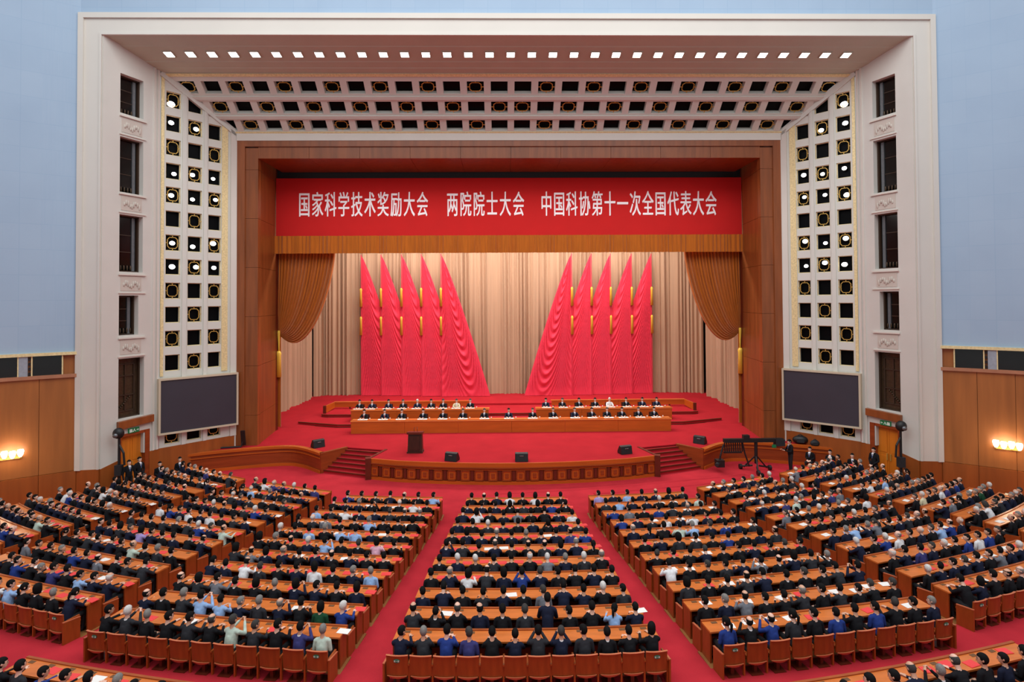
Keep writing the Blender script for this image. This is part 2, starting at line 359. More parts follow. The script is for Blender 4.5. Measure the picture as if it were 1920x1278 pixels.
for sx, side in SIDES:
    Q = lambda y: Vector((sx*(20.05-.4*(y+9.05)), y))
    tdir = (Q(-6.1)-Q(-9.05)).normalized(); nrm = Vector((-sx, 0)); nrm = (nrm-tdir*nrm.dot(tdir)).normalized()
    Q2 = lambda y: (Q(y).x, Q(y).y)
    wl = MB(); TH = -.55
    prism(Q2(-9.05), Q2(-8.26), 1.42, 22.7, nrm, TH, 0, wl)
    prism(Q2(-7.03), Q2(-6.26), 1.67, 22.2, nrm, TH, 0, wl)
    zs = [(2.86, 3.62)]+[(WIN[k][1], WIN[k-1][0]) for k in (4, 3, 2, 1)]+[(21.05, 22.6)]
    for a, b in zs: prism(Q2(-8.26), Q2(-7.03), a, b, nrm, TH, 0, wl)
    for z0, z1, ya, yb in WIN:
        if yb < -7.04: prism(Q2(yb), Q2(-7.03), z0, z1, nrm, TH, 0, wl)
    WL = struct(wl.build('wall_reveal_'+side, 'cream_paint'), 'cream splayed reveal wall beside the stage on the %s' % side)
    # slim pilaster mouldings near the coffered wall
    for yy in (-6.62, -6.42): prism(Q2(yy), Q2(yy+.1), 1.67, 22.0, nrm, 0, .06).build('pilaster_moulding', 'white_paint', WL)
    # dado of the reveal
    dd = MB(); prism(Q2(-9.05), Q2(-8.2), -.2, (1.42, 1.62), nrm, -.4, .03, dd)
    struct(dd.build('baseboard_reveal_'+side, 'dado_wood'), 'wood dado of the %s reveal wall beside the door' % side)
    # relief panels
    for z in (18.45, 14.5, 10.43, 7.22):
        r = prism(Q2(-8.2), Q2(-7.2), z-.36, z+.36, nrm, 0, .02).build('relief_panel', 'cream_relief', WL)
        ms = MB()
        for k in range(9):
            yy = -8.05+k*.09; c = Q(yy)+nrm*.03; zz = z-.05+.1*math.sin(k*1.3)
            ms.ell((c.x, c.y, zz), (.05, .05, .1+.03*(k % 3)), 8, 6)
        ms.build('relief_scroll', 'cream_relief', r, True)
        prism(Q2(-8.3), Q2(-7.0), z+.42, z+.5, nrm, 0, .09).build('sill_moulding', 'white_paint', WL)
        prism(Q2(-8.3), Q2(-7.0), z-.5, z-.44, nrm, 0, .06).build('sill_moulding', 'white_paint', WL)
    for k, (z0, z1, ya, yb) in enumerate(WIN):
        wn = struct(empty('window_%d_%s' % (k+1, side)), ('dark reveal window, %s from the top on the %s' % (ORD[k+1], side)) if k < 4 else 'tall bronze grille under the windows on the %s' % side)
        prism(Q2(ya), Q2(yb), z0, z1, nrm, -.5, -.46).build('window_pane', 'window_glass' if k < 4 else 'bronze', wn)
        fr = MB()
        for a, b, c, d in ((ya, ya+.06, z0, z1), (yb-.06, yb, z0, z1), (ya, yb, z0, z0+.06), (ya, yb, z1-.06, z1)): prism(Q2(a), Q2(b), c, d, nrm, -.46, -.3, fr)
        fr.build('window_frame', 'dark_frame', wn)
        if k < 4:
            prism(Q2(yb-.28), Q2(yb-.14), z0+.05, z1-.08, nrm, -.46, -.4).build('window_curtain', 'metal_grey', wn)
            for q in range(2 if k < 3 else 3): prism(Q2(ya+.06), Q2(yb-.3), z0+(z1-z0)*(.35+.3*q), z0+(z1-z0)*(.35+.3*q)+.04, nrm, -.46, -.43).build('glazing_bar', 'dark_frame', wn)
            for q in range(5):   # low balcony scrolls
                c = Q(ya+.15+q*.16)-nrm*.4; MB().ell((c.x, c.y, z0+.22), (.05, .05, .14), 8, 6).build('balcony_scroll', 'bronze', wn, True)
        else:
            gr = [(ya+.2, yb-.2, z1-.35, z1-.3), (ya+.2, yb-.2, z1-.95, z1-.9), (ya+.2, yb-.2, z0+1.1, z0+1.15), (ya+.2, yb-.2, z0+.3, z0+.35)]
            for q in gr: prism(Q2(q[0]), Q2(q[1]), q[2], q[3], nrm, -.46, -.4).build('grille_bar', 'dark_frame', wn)
            for yy in (ya+.2, ya+.55, yb-.25): prism(Q2(yy), Q2(yy+.05), z0+.3, z1-.3, nrm, -.46, -.4).build('grille_bar', 'dark_frame', wn)
            for q in range(8):
                zz = z0+.45+.08*q; c = Q(ya+.3+.07*q)-nrm*.42; MB().ell((c.x, c.y, zz), (.05, .05, .05), 8, 6).build('grille_rosette', 'bronze', wn, True)
    # wooden ledge above the door
    lg = prism(Q2(-8.34), Q2(-6.62), (3.14, 3.22), (3.54, 3.6), nrm, .005, .2).build('trim_ledge_'+side, 'frame_wood'); struct(lg, 'wooden balcony ledge above the %s side door' % side); bevel(lg)
    # side door
    dr = struct(empty('door_1' if sx < 0 else 'door_2'), 'tall orange wood double door by the %s seats' % side)
    jm = MB(); prism(Q2(-8.22), Q2(-8.12), -.06, 2.86, nrm, -.4, .04, jm); prism(Q2(-6.97), Q2(-6.74), -.06, 2.86, nrm, -.4, .04, jm); prism(Q2(-8.12), Q2(-6.97), 2.72, 2.86, nrm, -.4, .02, jm)
    jm.build('door_jamb', 'stage_wood', dr)
    for a, b in ((-8.12, -7.55), (-7.54, -6.97)):
        lf = prism(Q2(a), Q2(b), -.06, 2.72, nrm, -.3, -.22).build('door_leaf', 'door_wood', dr)
        prism(Q2(a+.1), Q2(b-.1), .3, 1.2, nrm, -.22, -.2).build('leaf_panel', 'door_wood', lf); prism(Q2(a+.1), Q2(b-.1), 1.4, 2.5, nrm, -.22, -.2).build('leaf_panel', 'door_wood', lf)
        hy = b-.08 if a < -8 else a+.08
        prism(Q2(hy-.02), Q2(hy+.02), 1.0, 1.35, nrm, -.2, -.15).build('door_handle', 'gold', lf)
    # exit sign
    es = empty('exit_sign', (Q(-7.55).x, Q(-7.55).y, 2.98)); tag(es, 'green exit sign above the %s side door' % side, 'sign')
    c0 = Vector((Q(-7.55).x, Q(-7.55).y, 2.98))
    def lp(a, b, z0, z1, o0, o1): return [(-c0.x+p[0], -c0.y+p[1], -c0.z+p[2]) for p in prism(Q2(a), Q2(b), z0, z1, nrm, o0, o1).v]
    MB().hexa(lp(-7.8, -7.28, 2.84, 3.08, .005, .06)).build('sign_box', 'sign_green', es)
    pg = MB()
    for a, b, z0, z1 in ((-7.76, -7.62, 2.88, 3.04), (-7.54, -7.51, 3.0, 3.04), (-7.56, -7.5, 2.94, 3.0), (-7.6, -7.55, 2.89, 2.94), (-7.5, -7.45, 2.9, 2.93), (-7.42, -7.32, 2.95, 2.98), (-7.36, -7.33, 2.92, 3.01)):
        pg.hexa(lp(a, b, z0, z1, .061, .066))
    pg.build('running_figure', 'sign_white', es)

# ------------------------------------------------------------------ coffered side walls
ZB = 19.42; ZF = 21.9
def lattice(us, vs, cells, P, depth):
    """front face with holes; P(u,v,d)->world; cells set of (i,j) holes"""
    mb = MB()
    for i in range(len(us)-1):
        for j in range(len(vs)-1):
            u0, u1, v0, v1 = us[i], us[i+1], vs[j], vs[j+1]
            if (i, j) in cells:
                for a, b in (((u0, v0), (u1, v0)), ((u1, v0), (u1, v1)), ((u1, v1), (u0, v1)), ((u0, v1), (u0, v0))):
                    mb.add([P(*a, 0), P(*b, 0), P(*b, -depth), P(*a, -depth)], [(0, 1, 2, 3)])
            else:
                mb.add([P(u0, v0, 0), P(u1, v0, 0), P(u1, v1, 0), P(u0, v1, 0)], [(0, 1, 2, 3)])
    return mb
def clip(o, co_, no_):   # keep the negative side
    bm = bmesh.new(); bm.from_mesh(o.data)
    bmesh.ops.bisect_plane(bm, geom=bm.verts[:]+bm.edges[:]+bm.faces[:], plane_co=co_, plane_no=no_, clear_outer=True)
    n = len(bm.faces); bm.to_mesh(o.data); bm.free(); return n
def fret(P, u0, u1, v0, v1, d):
    """gold fret: chamfered square with four ticks"""
    mb = MB(); w, h = u1-u0, v1-v0; t = .04
    pts = [(.2, .34), (.34, .34), (.34, .2), (.66, .2), (.66, .34), (.8, .34), (.8, .66), (.66, .66), (.66, .8), (.34, .8), (.34, .66), (.2, .66)]
    pts = [(.16, .3), (.3, .16), (.7, .16), (.84, .3), (.84, .7), (.7, .84), (.3, .84), (.16, .7)]
    def seg(a, b):
        a = Vector((u0+a[0]*w, v0+a[1]*h)); b = Vector((u0+b[0]*w, v0+b[1]*h)); tt = (b-a).normalized(); nn = Vector((-tt.y, tt.x))*t/2
        q = [a-nn-tt*t/2, b-nn+tt*t/2, b+nn+tt*t/2, a+nn-tt*t/2]
        mb.hexa([P(p.x, p.y, d) for p in q]+[P(p.x, p.y, d+.03) for p in q])
    for k in range(8): seg(pts[k], pts[(k+1) % 8])
    for a, b in (((0, .5), (.16, .5)), ((.84, .5), (1, .5)), ((.5, 0), (.5, .16)), ((.5, .84), (.5, 1))): seg(a, b)
    return mb
for sx, side in SIDES:
    A = Vector((sx*18.95, -6.2)); B = Vector((sx*16.26, -3.22)); L = (B-A).length; td = (B-A)/L; nn = Vector((-sx, 0)); nn = (nn-td*nn.dot(td)).normalized()
    def P(u, v, d, A=A, td=td, nn=nn): q = A+td*u+nn*d; return (q.x, q.y, v)
    fx = lambda x: (18.95-x)/(18.95-16.26)*L
    us = [0, fx(18.77), fx(18.28), fx(18.03), fx(17.54), fx(17.31), fx(16.84), L]
    rows = [20.56-1.307*k for k in range(15)]
    vs = sorted([1.67, 22.1]+[z-.44 for z in rows[:-1]]+[z+.44 for z in rows]); 
    if rows[-1]-.44 > 1.67: vs = sorted(vs+[rows[-1]-.44])
    cells = {}
    for ci, i in enumerate((1, 3, 5)):
        for j in range(len(vs)-1):
            mid = (vs[j]+vs[j+1])/2
            for k, z in enumerate(rows):
                if abs(mid-z) < .4 and vs[j+1]-vs[j] > .5: cells[(i, j)] = (k, ci)
    la = lattice(us, vs, cells, P, .32)
    LO = struct(la.build('wall_coffered_'+side, 'coffer_paint'), 'white coffered side wall of the stage frame on the %s' % side)
    mid3 = Vector((A.x, A.y, ZF)); end3 = Vector((B.x, B.y, ZB)); ld = (end3-mid3).normalized(); pn = ld.cross(Vector((nn.x, nn.y, 0))).normalized()
    if pn.z < 0: pn = -pn
    clip(LO, mid3, pn)
    # gilt border strips
    def strip(u0, u1, v0, v1, d0, d1, nm, mt):
        mb = MB(); mb.hexa([P(u0, v0, d0), P(u1, v0, d0), P(u1, v0, d1), P(u0, v0, d1), P(u0, v1, d0), P(u1, v1, d0), P(u1, v1, d1), P(u0, v1, d1)])
        o = mb.build(nm, mt, LO); 
        if clip(o, mid3, pn) == 0: bpy.data.objects.remove(o)
    strip(.02, .17, 5.5, 22, 0, .05, 'gilt_border', 'gold_paint'); strip(fx(16.82), fx(16.6), 5.5, 22, 0, .05, 'gilt_border', 'gold_paint')
    strip(fx(16.5), L, 1.67, 22, 0, .1, 'white_border', 'white_paint')
    for i in (2, 4): strip(us[i]+.08, us[i+1]-.08, 1.67, 22, 0, .07, 'mullion', 'coffer_paint')
    for (i, j), (k, ci) in cells.items():
        if k in (12, 13): continue
        u0, u1, v0, v1 = us[i], us[i+1], vs[j], vs[j+1]
        mb = MB(); mb.hexa([P(u0, v0, -.34), P(u1, v0, -.34), P(u1, v0, -.3), P(u0, v0, -.3), P(u0, v1, -.34), P(u1, v1, -.34), P(u1, v1, -.3), P(u0, v1, -.3)])
        po = mb.build('coffer_pane', 'cavity', LO)
        if clip(po, mid3-pn*.0, pn) == 0: bpy.data.objects.remove(po); continue
        # gilt inner rim
        rm = MB(); e = .035
        for a, b, c, d in ((u0, u0+e, v0, v1), (u1-e, u1, v0, v1), (u0, u1, v0, v0+e), (u0, u1, v1-e, v1)):
            rm.hexa([P(a, c, -.12), P(b, c, -.12), P(b, c, -.08), P(a, c, -.08), P(a, d, -.12), P(b, d, -.12), P(b, d, -.08), P(a, d, -.08)])
        ro = rm.build('coffer_rim', 'gold_paint', LO)
        if clip(ro, mid3, pn) == 0: bpy.data.objects.remove(ro)
        if (k+ci) % 2 == 0 and not (k == 0 and ci > 0):
            fo = fret(P, u0, u1, v0, v1, -.1).build('fretwork', 'gold', po); clip(fo, mid3, pn)
        lit = (k == 0 and ci == 0) or (k == 1 and ci < 2) or k in (3, 4, 6, 7)
        if lit:
            du = random.uniform(-.1, .12); dv = random.uniform(-.14, .12)
            if (k, ci) == (0, 0): dv = -.22
            c = Vector(P((u0+u1)/2+du, (v0+v1)/2+dv, -.2))
            t = empty('spotlight', c, math.atan2(nn.y, nn.x)-PI/2)
            tag(t, 'lit spotlight in the %s coffered wall, %s row down, %s column from the stage' % (side, ORD[k+1], ORD[3-ci]), 'spotlight', 'spotlights in the coffers')
            r = .2 if (k, ci) == (0, 0) else random.uniform(.11, .16)
            MB().tube([(0, -.08, .0), (0, .06, .0)], r*1.12, 14).build('lamp_housing', 'black', t, True)
            MB().ell((0, .07, 0), (r, .05, r*.8), 14, 8).build('lamp_lens', 'spot_white', t, True)
    # diagonal mitre rib
    q0 = mid3; q1 = end3
    rb = MB(); w1 = Vector((nn.x, nn.y, 0))*.1; w2 = pn*.17
    rb.hexa([q0-w2-w1, q0+w2-w1, q1+w2-w1, q1-w2-w1, q0-w2+w1, q0+w2+w1, q1+w2+w1, q1-w2+w1]).build('mitre_rib', 'coffer_paint', LO)
    # wood dado under the coffered wall
    dd = MB(); prism((A.x-sx*-.0, A.y), (B.x, B.y), -.2, 1.67, (nn.x, nn.y), -.3, .06, dd); prism((sx*(20.05-.4*(-6.75+9.05)), -6.75), (A.x, A.y), -.2, 1.67, (nn.x, nn.y), -.3, .06, dd)
    struct(dd.build('baseboard_coffer_'+side, 'dado_wood'), 'wood dado below the coffered wall on the %s' % side)
    # LED screen
    n3 = Vector((nn.x, nn.y, 0)); base = Vector((*((A+B)/2), 0))
    a = A-td*.14; b = B-td*.02
    sc_ = empty('led_screen', (base.x, base.y, 2.3)); tag(sc_, 'large dark video screen on the %s coffered wall' % side, 'screen')
    def sp(u, v, d): q = a+td*u+nn*d; return (q.x-base.x, q.y-base.y, v-2.3)
    LL = (b-a).length
    MB().hexa([sp(.1, 2.52, .1), sp(LL-.1, 2.42, .1), sp(LL-.1, 2.42, .34), sp(.1, 2.52, .34), sp(.1, 5.3, .1), sp(LL-.1, 5.26, .1), sp(LL-.1, 5.26, .34), sp(.1, 5.3, .34)]).build('display_panel', 'screen_face', sc_)
    fr = MB()
    for u0, u1, z0, z1, z2, z3 in ((0, .1, 2.42, 2.42, 5.4, 5.4), (LL-.1, LL, 2.32, 2.32, 5.36, 5.36), (.1, LL-.1, 2.42, 2.32, 2.52, 2.42), (.1, LL-.1, 5.3, 5.26, 5.4, 5.36)):
        fr.hexa([sp(u0, z0, .06), sp(u1, z1, .06), sp(u1, z1, .4), sp(u0, z0, .4), sp(u0, z2, .06), sp(u1, z3, .06), sp(u1, z3, .4), sp(u0, z2, .4)])
    fr.build('screen_frame', 'screen_frame', sc_)

# ------------------------------------------------------------------ coffered soffit
Y0, Y1 = -6.12, -3.24; dl = math.hypot(Y1-Y0, ZF-ZB); sd = Vector((0, Y1-Y0, ZB-ZF))/dl; sn = Vector((0, sd.z, -sd.y)); sn = -sn if sn.z > 0 else sn
def PS(u, v, d): q = Vector((u, Y0, ZF))+sd*v+sn*d; return tuple(q)
fy = lambda y: (y-Y0)/(Y1-Y0)*dl
vs = [0, fy(-5.76), fy(-5.2), fy(-4.83), fy(-4.26), fy(-3.93), fy(-3.4), dl]
st = 1.327; us = [-19.4]
for k in range(-14, 14): us += [k*st+.19, (k+1)*st-.19]
us += [19.4]
cells = {}
for k in range(28):
    for r in range(3): cells[(1+2*k, 1+2*r)] = (k, r)
SO = struct(lattice(us, vs, cells, PS, .34).build('ceiling_coffered', 'coffer_paint'), 'white coffered sloping soffit above the stage')
clips = []
for sx in (-1, 1):
    m3 = Vector((sx*18.95, Y0, ZF)); e3 = Vector((sx*16.26, Y1, ZB)); ld = (e3-m3).normalized(); pn = ld.cross(sn).normalized()
    if pn.x*sx < 0: pn = -pn
    clips.append((m3, pn)); clip(SO, m3, pn)
for (i, j), (k, r) in cells.items():
    u0, u1, v0, v1 = us[i], us[i+1], vs[j], vs[j+1]
    po = MB().hexa([PS(u0, v0, -.36), PS(u1, v0, -.36), PS(u1, v1, -.36), PS(u0, v1, -.36), PS(u0, v0, -.32), PS(u1, v0, -.32), PS(u1, v1, -.32), PS(u0, v1, -.32)]).build('coffer_pane', 'cavity', SO)
    ok = min(clip(po, *c) for c in clips)
    if ok == 0: bpy.data.objects.remove(po); continue
    kk = k if k < 14 else 27-k
    if (kk+r) % 2 == (0 if True else 1):
        fo = fret(PS, u0, u1, v0, v1, -.1).build('fretwork', 'gold', po)
        for c in clips: clip(fo, *c)
for v, nm, mt, d in ((.02, 'gilt_border', 'gold_paint', .16),):
    bo = MB().hexa([PS(-18.8, v, 0), PS(18.8, v, 0), PS(18.8, v+d, 0), PS(-18.8, v+d, 0), PS(-18.8, v, .05), PS(18.8, v, .05), PS(18.8, v+d, .05), PS(-18.8, v+d, .05)]).build(nm, mt, SO)
for jj in (2, 4):
    c = (vs[jj]+vs[jj+1])/2
    bo = MB().hexa([PS(-19, c-.1, 0), PS(19, c-.1, 0), PS(19, c+.1, 0), PS(-19, c+.1, 0), PS(-19, c-.1, .08), PS(19, c-.1, .08), PS(19, c+.1, .08), PS(-19, c+.1, .08)]).build('coffer_beam', 'coffer_paint', SO)
    for cc in clips: clip(bo, *cc)
bo = MB().hexa([PS(-17, dl-.14, 0), PS(17, dl-.14, 0), PS(17, dl, 0), PS(-17, dl, 0), PS(-17, dl-.14, .06), PS(17, dl-.14, .06), PS(17, dl, .06), PS(-17, dl, .06)]).build('gilt_border', 'gold_paint', SO)
for cc in clips: clip(bo, *cc)
# thin white inner frame
mb = MB()
for sx in (-1, 1): mb.hexa([(sx*16.22, -3.34, 1.0), (sx*16.75, -3.34, 1.0), (sx*16.75, -3.0, 1.0), (sx*16.22, -3.0, 1.0), (sx*16.22, -3.34, 19.4), (sx*16.5, -3.34, 19.4), (sx*16.5, -3.0, 19.4), (sx*16.22, -3.0, 19.4)])
mb.hexa([(-16.6, -3.34, 19.0), (16.6, -3.34, 19.0), (16.6, -3.0, 19.0), (-16.6, -3.0, 19.0), (-16.6, -3.34, 19.46), (16.6, -3.34, 19.46), (16.6, -3.0, 19.46), (-16.6, -3.0, 19.46)])
struct(mb.build('trim_inner_frame', 'white_paint'), 'thin white moulding around the wooden stage arch')

# ------------------------------------------------------------------ wooden proscenium arch
ARCH = struct(empty('wall_stage_arch'), 'polished brown wood arch framing the stage opening')
for sx, side in SIDES:
    # stepped mouldings and veneer panels of each jamb, panel by panel
    def hx(x0, x1, y0, y1, z0, z1): return MB().hexa([(sx*x0, y0, z0), (sx*x1, y0, z0), (sx*x1, y1, z0), (sx*x0, y1, z0), (sx*x0, y0, z1), (sx*x1, y0, z1), (sx*x1, y1, z1), (sx*x0, y1, z1)])
    hx(15.74, 16.24, -3.3, -2.9, -.1, 18.66).build('jamb_moulding', 'frame_wood', ARCH)
    z = -.1; k = 0
    while z < 18.6:
        z1 = min(z+2.9, 18.6); hx(15.0+(.0), 15.74, -3.2, -2.8, z+.008, z1-.008).build('jamb_panel', 'frame_wood', ARCH)
        m2 = MB(); m2.hexa([(sx*15.0, -3.2, z+.008), (sx*15.42, .5, z+.008), (sx*15.8, .5, z+.008), (sx*15.3, -3.1, z+.008), (sx*15.0, -3.2, z1-.008), (sx*15.42, .5, z1-.008), (sx*15.8, .5, z1-.008), (sx*15.3, -3.1, z1-.008)])
        m2.build('reveal_panel', 'frame_wood', ARCH); z = z1
    hx(15.42, 17.6, .5, .9, -.1, 19).build('jamb_back', 'stage_wood_dark', ARCH)
MB().hexa([(-16.24, -3.3, 18.66), (16.24, -3.3, 18.66), (16.24, -2.9, 18.66), (-16.24, -2.9, 18.66), (-16.24, -3.3, 19.0), (16.24, -3.3, 19.0), (16.24, -2.9, 19.0), (-16.24, -2.9, 19.0)]).build('lintel_moulding', 'frame_wood', ARCH)
for k in range(10):
    a = -15.0+k*3.0; b = a+3.0
    MB().hexa([(a+.008, -3.2, 17.97), (b-.008, -3.2, 17.97), (b-.008, -2.8, 17.97), (a+.008, -2.8, 17.97), (a+.008, -3.2, 18.66), (b-.008, -3.2, 18.66), (b-.008, -2.8, 18.66), (a+.008, -2.8, 18.66)]).build('lintel_panel', 'frame_wood', ARCH)
    MB().hexa([(a+.008, -2.79, 17.97), (b-.008, -2.79, 17.97), (b-.008, .5, 17.97), (a+.008, .5, 17.97), (a+.008, -2.79, 18.2), (b-.008, -2.79, 18.2), (b-.008, .5, 18.2), (a+.008, .5, 18.2)]).build('soffit_panel', 'frame_wood', ARCH)
# stage house shell behind the arch
sh = MB(); sh.box((0, 13.4, 9.5), (40, .3, 20)); sh.box((-19.8, 6.8, 9.5), (.3, 13, 20)); sh.box((19.8, 6.8, 9.5), (.3, 13, 20)); sh.box((0, 6.9, 19.4), (40, 13, .3)); sh.box((0, .75, 18.0), (36, .1, 2.6))
struct(sh.build('wall_stage_house', 'black'), 'dark stage house behind the curtains')

# ------------------------------------------------------------------ stage platform
AP = [(-7.76, -6.18), (-5.72, -6.8), (-2.87, -7.22), (0, -7.38), (2.87, -7.22), (5.72, -6.8), (7.76, -6.18)]
def smooth(pts, n=6):
    out = []
    P_ = [Vector(p) for p in pts]; P_ = [2*P_[0]-P_[1]]+P_+[2*P_[-1]-P_[-2]]
    for i in range(1, len(P_)-2):
        for k in range(n):
            t = k/n; a, b, c, d = P_[i-1:i+3]
            out.append(tuple(.5*((2*b)+(c-a)*t+(2*a-5*b+4*c-d)*t*t+(3*b-a-3*c+d)*t**3)))
    out.append(tuple(pts[-1])); return out
APS = smooth(AP)
WG = smooth([(-10.72, -5.12), (-12.0, -4.0), (-13.1, -3.55), (-14.8, -3.87), (-16.85, -4.6), (-18.3, -5.3)])
left = WG[::-1]
notchL = [(-9.6, -3.8), (-7.25, -4.5)]
poly = left+notchL+APS+[(-x, y) for x, y in notchL[::-1]]+[(-x, y) for x, y in WG]+[(18.6, 12.8), (-18.6, 12.8)]
stg = MB(); stg.slab([(x, y) for x, y in poly], ZS-.06, ZS)
STAGE = struct(stg.build('floor_stage', 'stage_carpet'), 'red carpeted stage floor')
def wallrun(pts, z0, z1, th, off):
    mb = MB(); 
    for i in range(len(pts)-1):
        a, b = Vector(pts[i]), Vector(pts[i+1]); t = (b-a).normalized(); n = Vector((t.y, -t.x)); n = n if n.y < 0 else -n
        q = [a+n*off, b+n*off, b+n*(off-th), a+n*(off-th)]
        mb.hexa([(p.x, p.y, z0) for p in q]+[(p.x, p.y, z1) for p in q])
    return mb
FRONT = empty('stage_apron', (0, 0, 0)); tag(FRONT, 'curved wooden stage front with a row of carved square panels', 'stage front')
wallrun(APS, -.1, ZS-.02, .12, 0).build('backing', 'stage_wood', FRONT)
wallrun(APS, ZS-.2, ZS+.02, .1, .08).build('cornice', 'presidium_wood', FRONT)
wallrun(APS, ZS-.26, ZS-.2, .1, .12).build('cornice_bead', 'stage_wood', FRONT)
wallrun(APS, ZS-.36, ZS-.3, .1, .05).build('moulding', 'presidium_wood', FRONT)
wallrun(APS, -.07, .1, .1, .07).build('plinth', 'presidium_wood', FRONT)
# carved panels
tot = sum((Vector(APS[i+1])-Vector(APS[i])).length for i in range(len(APS)-1)); npan = 22
pm = MB(); pm.box((0, -.03, 0), (.36, .05, .42)); pan_me = pm.mesh('carved_panel', 'presidium_wood')
p2 = MB()
for dx, dz, a, b in ((-.21, 0, .05, .5), (.21, 0, .05, .5), (0, .24, .47, .05), (0, -.24, .47, .05)): p2.box((dx, -.05, dz), (a, .08, b))
p2.box((0, -.06, 0), (.18, .05, .22)); p2_me = p2.mesh('panel_surround', 'stage_wood')
p3 = MB(); p3.box((0, -.03, 0), (.16, .06, .48)); p3_me = p3.mesh('dark_stile', 'stage_wood_dark')
for k in range(npan):
    for fr_, kind_ in ((k+.5, 0), (k, 1)):
        p, t = along(APS, fr_/npan*tot); rz = math.atan2(t.y, t.x)
        mw = Matrix.Translation((p.x, p.y, .4)) @ Matrix.Rotation(rz, 4, 'Z')
        if kind_ == 0:
            po = obj('carved_panel', pan_me, FRONT, mw); obj('panel_surround', p2_me, po)
        else: obj('dark_stile', p3_me, FRONT, mw)
for sx, side in SIDES:
    wp = [(sx*-x, y) for x, y in WG] if sx > 0 else WG
    T = empty('stage_wing_wall'); tag(T, 'curving wooden stage wall with coping on the %s of the steps' % side, 'stage wall')
    wallrun(wp, -.1, ZS-.02, .12, 0).build('panelling', 'stage_wood', T)
    wallrun(wp, ZS-.1, ZS+.03, .3, .06).build('coping', 'presidium_wood', T)
    wallrun(wp, -.07, .1, .1, .06).build('plinth', 'presidium_wood', T)
    wallrun(wp, ZS-.3, ZS-.25, .1, .04).build('moulding', 'presidium_wood', T)
    # inner cheek of the stair and its coping, square newel block by the apron
    f = lambda p: (sx*-p[0], p[1]) if sx > 0 else p
    ck = MB(); a, b = f((-10.72, -5.12)), f((-9.6, -3.8))
    T2 = empty('stage_steps'); tag(T2, 'flight of red carpeted steps up to the stage on the %s' % side, 'steps')
    def quadwall(p, q, z0a, z0b, z1a, z1b, th, nm, mt):
        A_, B_ = Vector(p), Vector(q); t = (B_-A_).normalized(); n = Vector((t.y, -t.x))*th/2; q4 = [A_+n, B_+n, B_-n, A_-n]
        MB().hexa([(v.x, v.y, z) for v, z in zip(q4, (z0a, z0b, z0b, z0a))]+[(v.x, v.y, z) for v, z in zip(q4, (z1a, z1b, z1b, z1a))]).build(nm, mt, T2)
    quadwall(a, b, -.1, -.1, ZS+.03, ZS+.03, .2, 'outer_cheek', 'stage_wood')
    quadwall(f((-7.74, -6.2)), f((-7.2, -4.4)), -.1, -.1, ZS+.03, ZS+.03, .16, 'inner_cheek', 'stage_wood_dark')
    c = f((-7.8, -6.22)); nb = MB(); nb.box((c[0], c[1], .5), (.3, .34, 1.14), sx*-.25); nb.build('newel_block', 'stage_wood_dark', T2)
    b0, b1, t0, t1 = [Vector(f(p)) for p in ((-10.55, -5.05), (-7.8, -6.1), (-9.55, -3.75), (-7.2, -4.45))]
    for k in range(6):
        u = k/6; a0 = b0.lerp(t0, u); a1 = b1.lerp(t1, u); e0 = b0.lerp(t0, 1.0); e1 = b1.lerp(t1, 1.0); z = -.065+(k+1)*(ZS+.065)/6.6
        if sx > 0: a0, a1, e0, e1 = a1, a0, e1, e0
        st_ = MB().hexa([(a0.x, a0.y, -.1), (a1.x, a1.y, -.1), (e1.x, e1.y, -.1), (e0.x, e0.y, -.1), (a0.x, a0.y, z), (a1.x, a1.y, z), (e1.x, e1.y, z), (e0.x, e0.y, z)]).build('step', 'stage_carpet', T2)
        d = (a1-a0).normalized(); nn_ = Vector((d.y, -d.x)); nn_ = nn_ if nn_.y < 0 else -nn_
        q = [a0+nn_*.02, a1+nn_*.02, a1-nn_*.05, a0-nn_*.05]
        MB().hexa([(v.x, v.y, z-.06) for v in q]+[(v.x, v.y, z+.012) for v in q]).build('nosing', 'stage_wood_dark', st_)
# tiers behind the presidium
def tier(y0, z0, z1, hw, corner, nm, label, edge=True):
    t = MB(); pl = [(-hw+corner, y0), (hw-corner, y0), (hw, y0+corner*.35), (hw, 12.8), (-hw, 12.8), (-hw, y0+corner*.35)]
    t.slab(pl, z0, z1); o = t.build(nm, 'stage_carpet'); struct(o, label)
    if not edge: return o
    e = MB()
    for a, b in ((pl[5], pl[0]), (pl[0], pl[1]), (pl[1], pl[2])):
        A_, B_ = Vector(a), Vector(b); tt = (B_-A_).normalized(); n = Vector((tt.y, -tt.x)); n = n if n.y < 0 else -n
        q = [A_+n*.03, B_+n*.03, B_-n*.06, A_-n*.06]; e.hexa([(v.x, v.y, z1-.05) for v in q]+[(v.x, v.y, z1+.012) for v in q]); e.hexa([(v.x, v.y, z0) for v in q]+[(v.x, v.y, z0+.05) for v in q])
    e.build('riser_edge', 'stage_wood_dark', o)
    return o
tier(1.3, ZS, 1.22, 14.6, 3.0, 'floor_tier_lower', 'first low carpeted riser behind the front presidium desk')
tier(3.75, 1.22, 1.40, 13.5, .5, 'floor_tier_middle', 'second carpeted riser behind the rear presidium desks')
tier(6.9, 1.40, 1.555, 13.6, .2, 'floor_tier_upper', 'upper carpeted riser in front of the curtain', False)

for sx, side in SIDES:
    q = [(sx*13.3, 1.6), (sx*18.5, 1.6), (sx*18.5, 12.8), (sx*13.3, 12.8)]; zt = [1.035, 1.035, 1.6, 1.6]
    struct(MB().hexa([(x, y, 1.0) for x, y in q]+[(x, y, z) for (x, y), z in zip(q, zt)]).build('floor_ramp_'+side, 'stage_carpet'), 'sloping red carpet beside the %s curtain' % side)
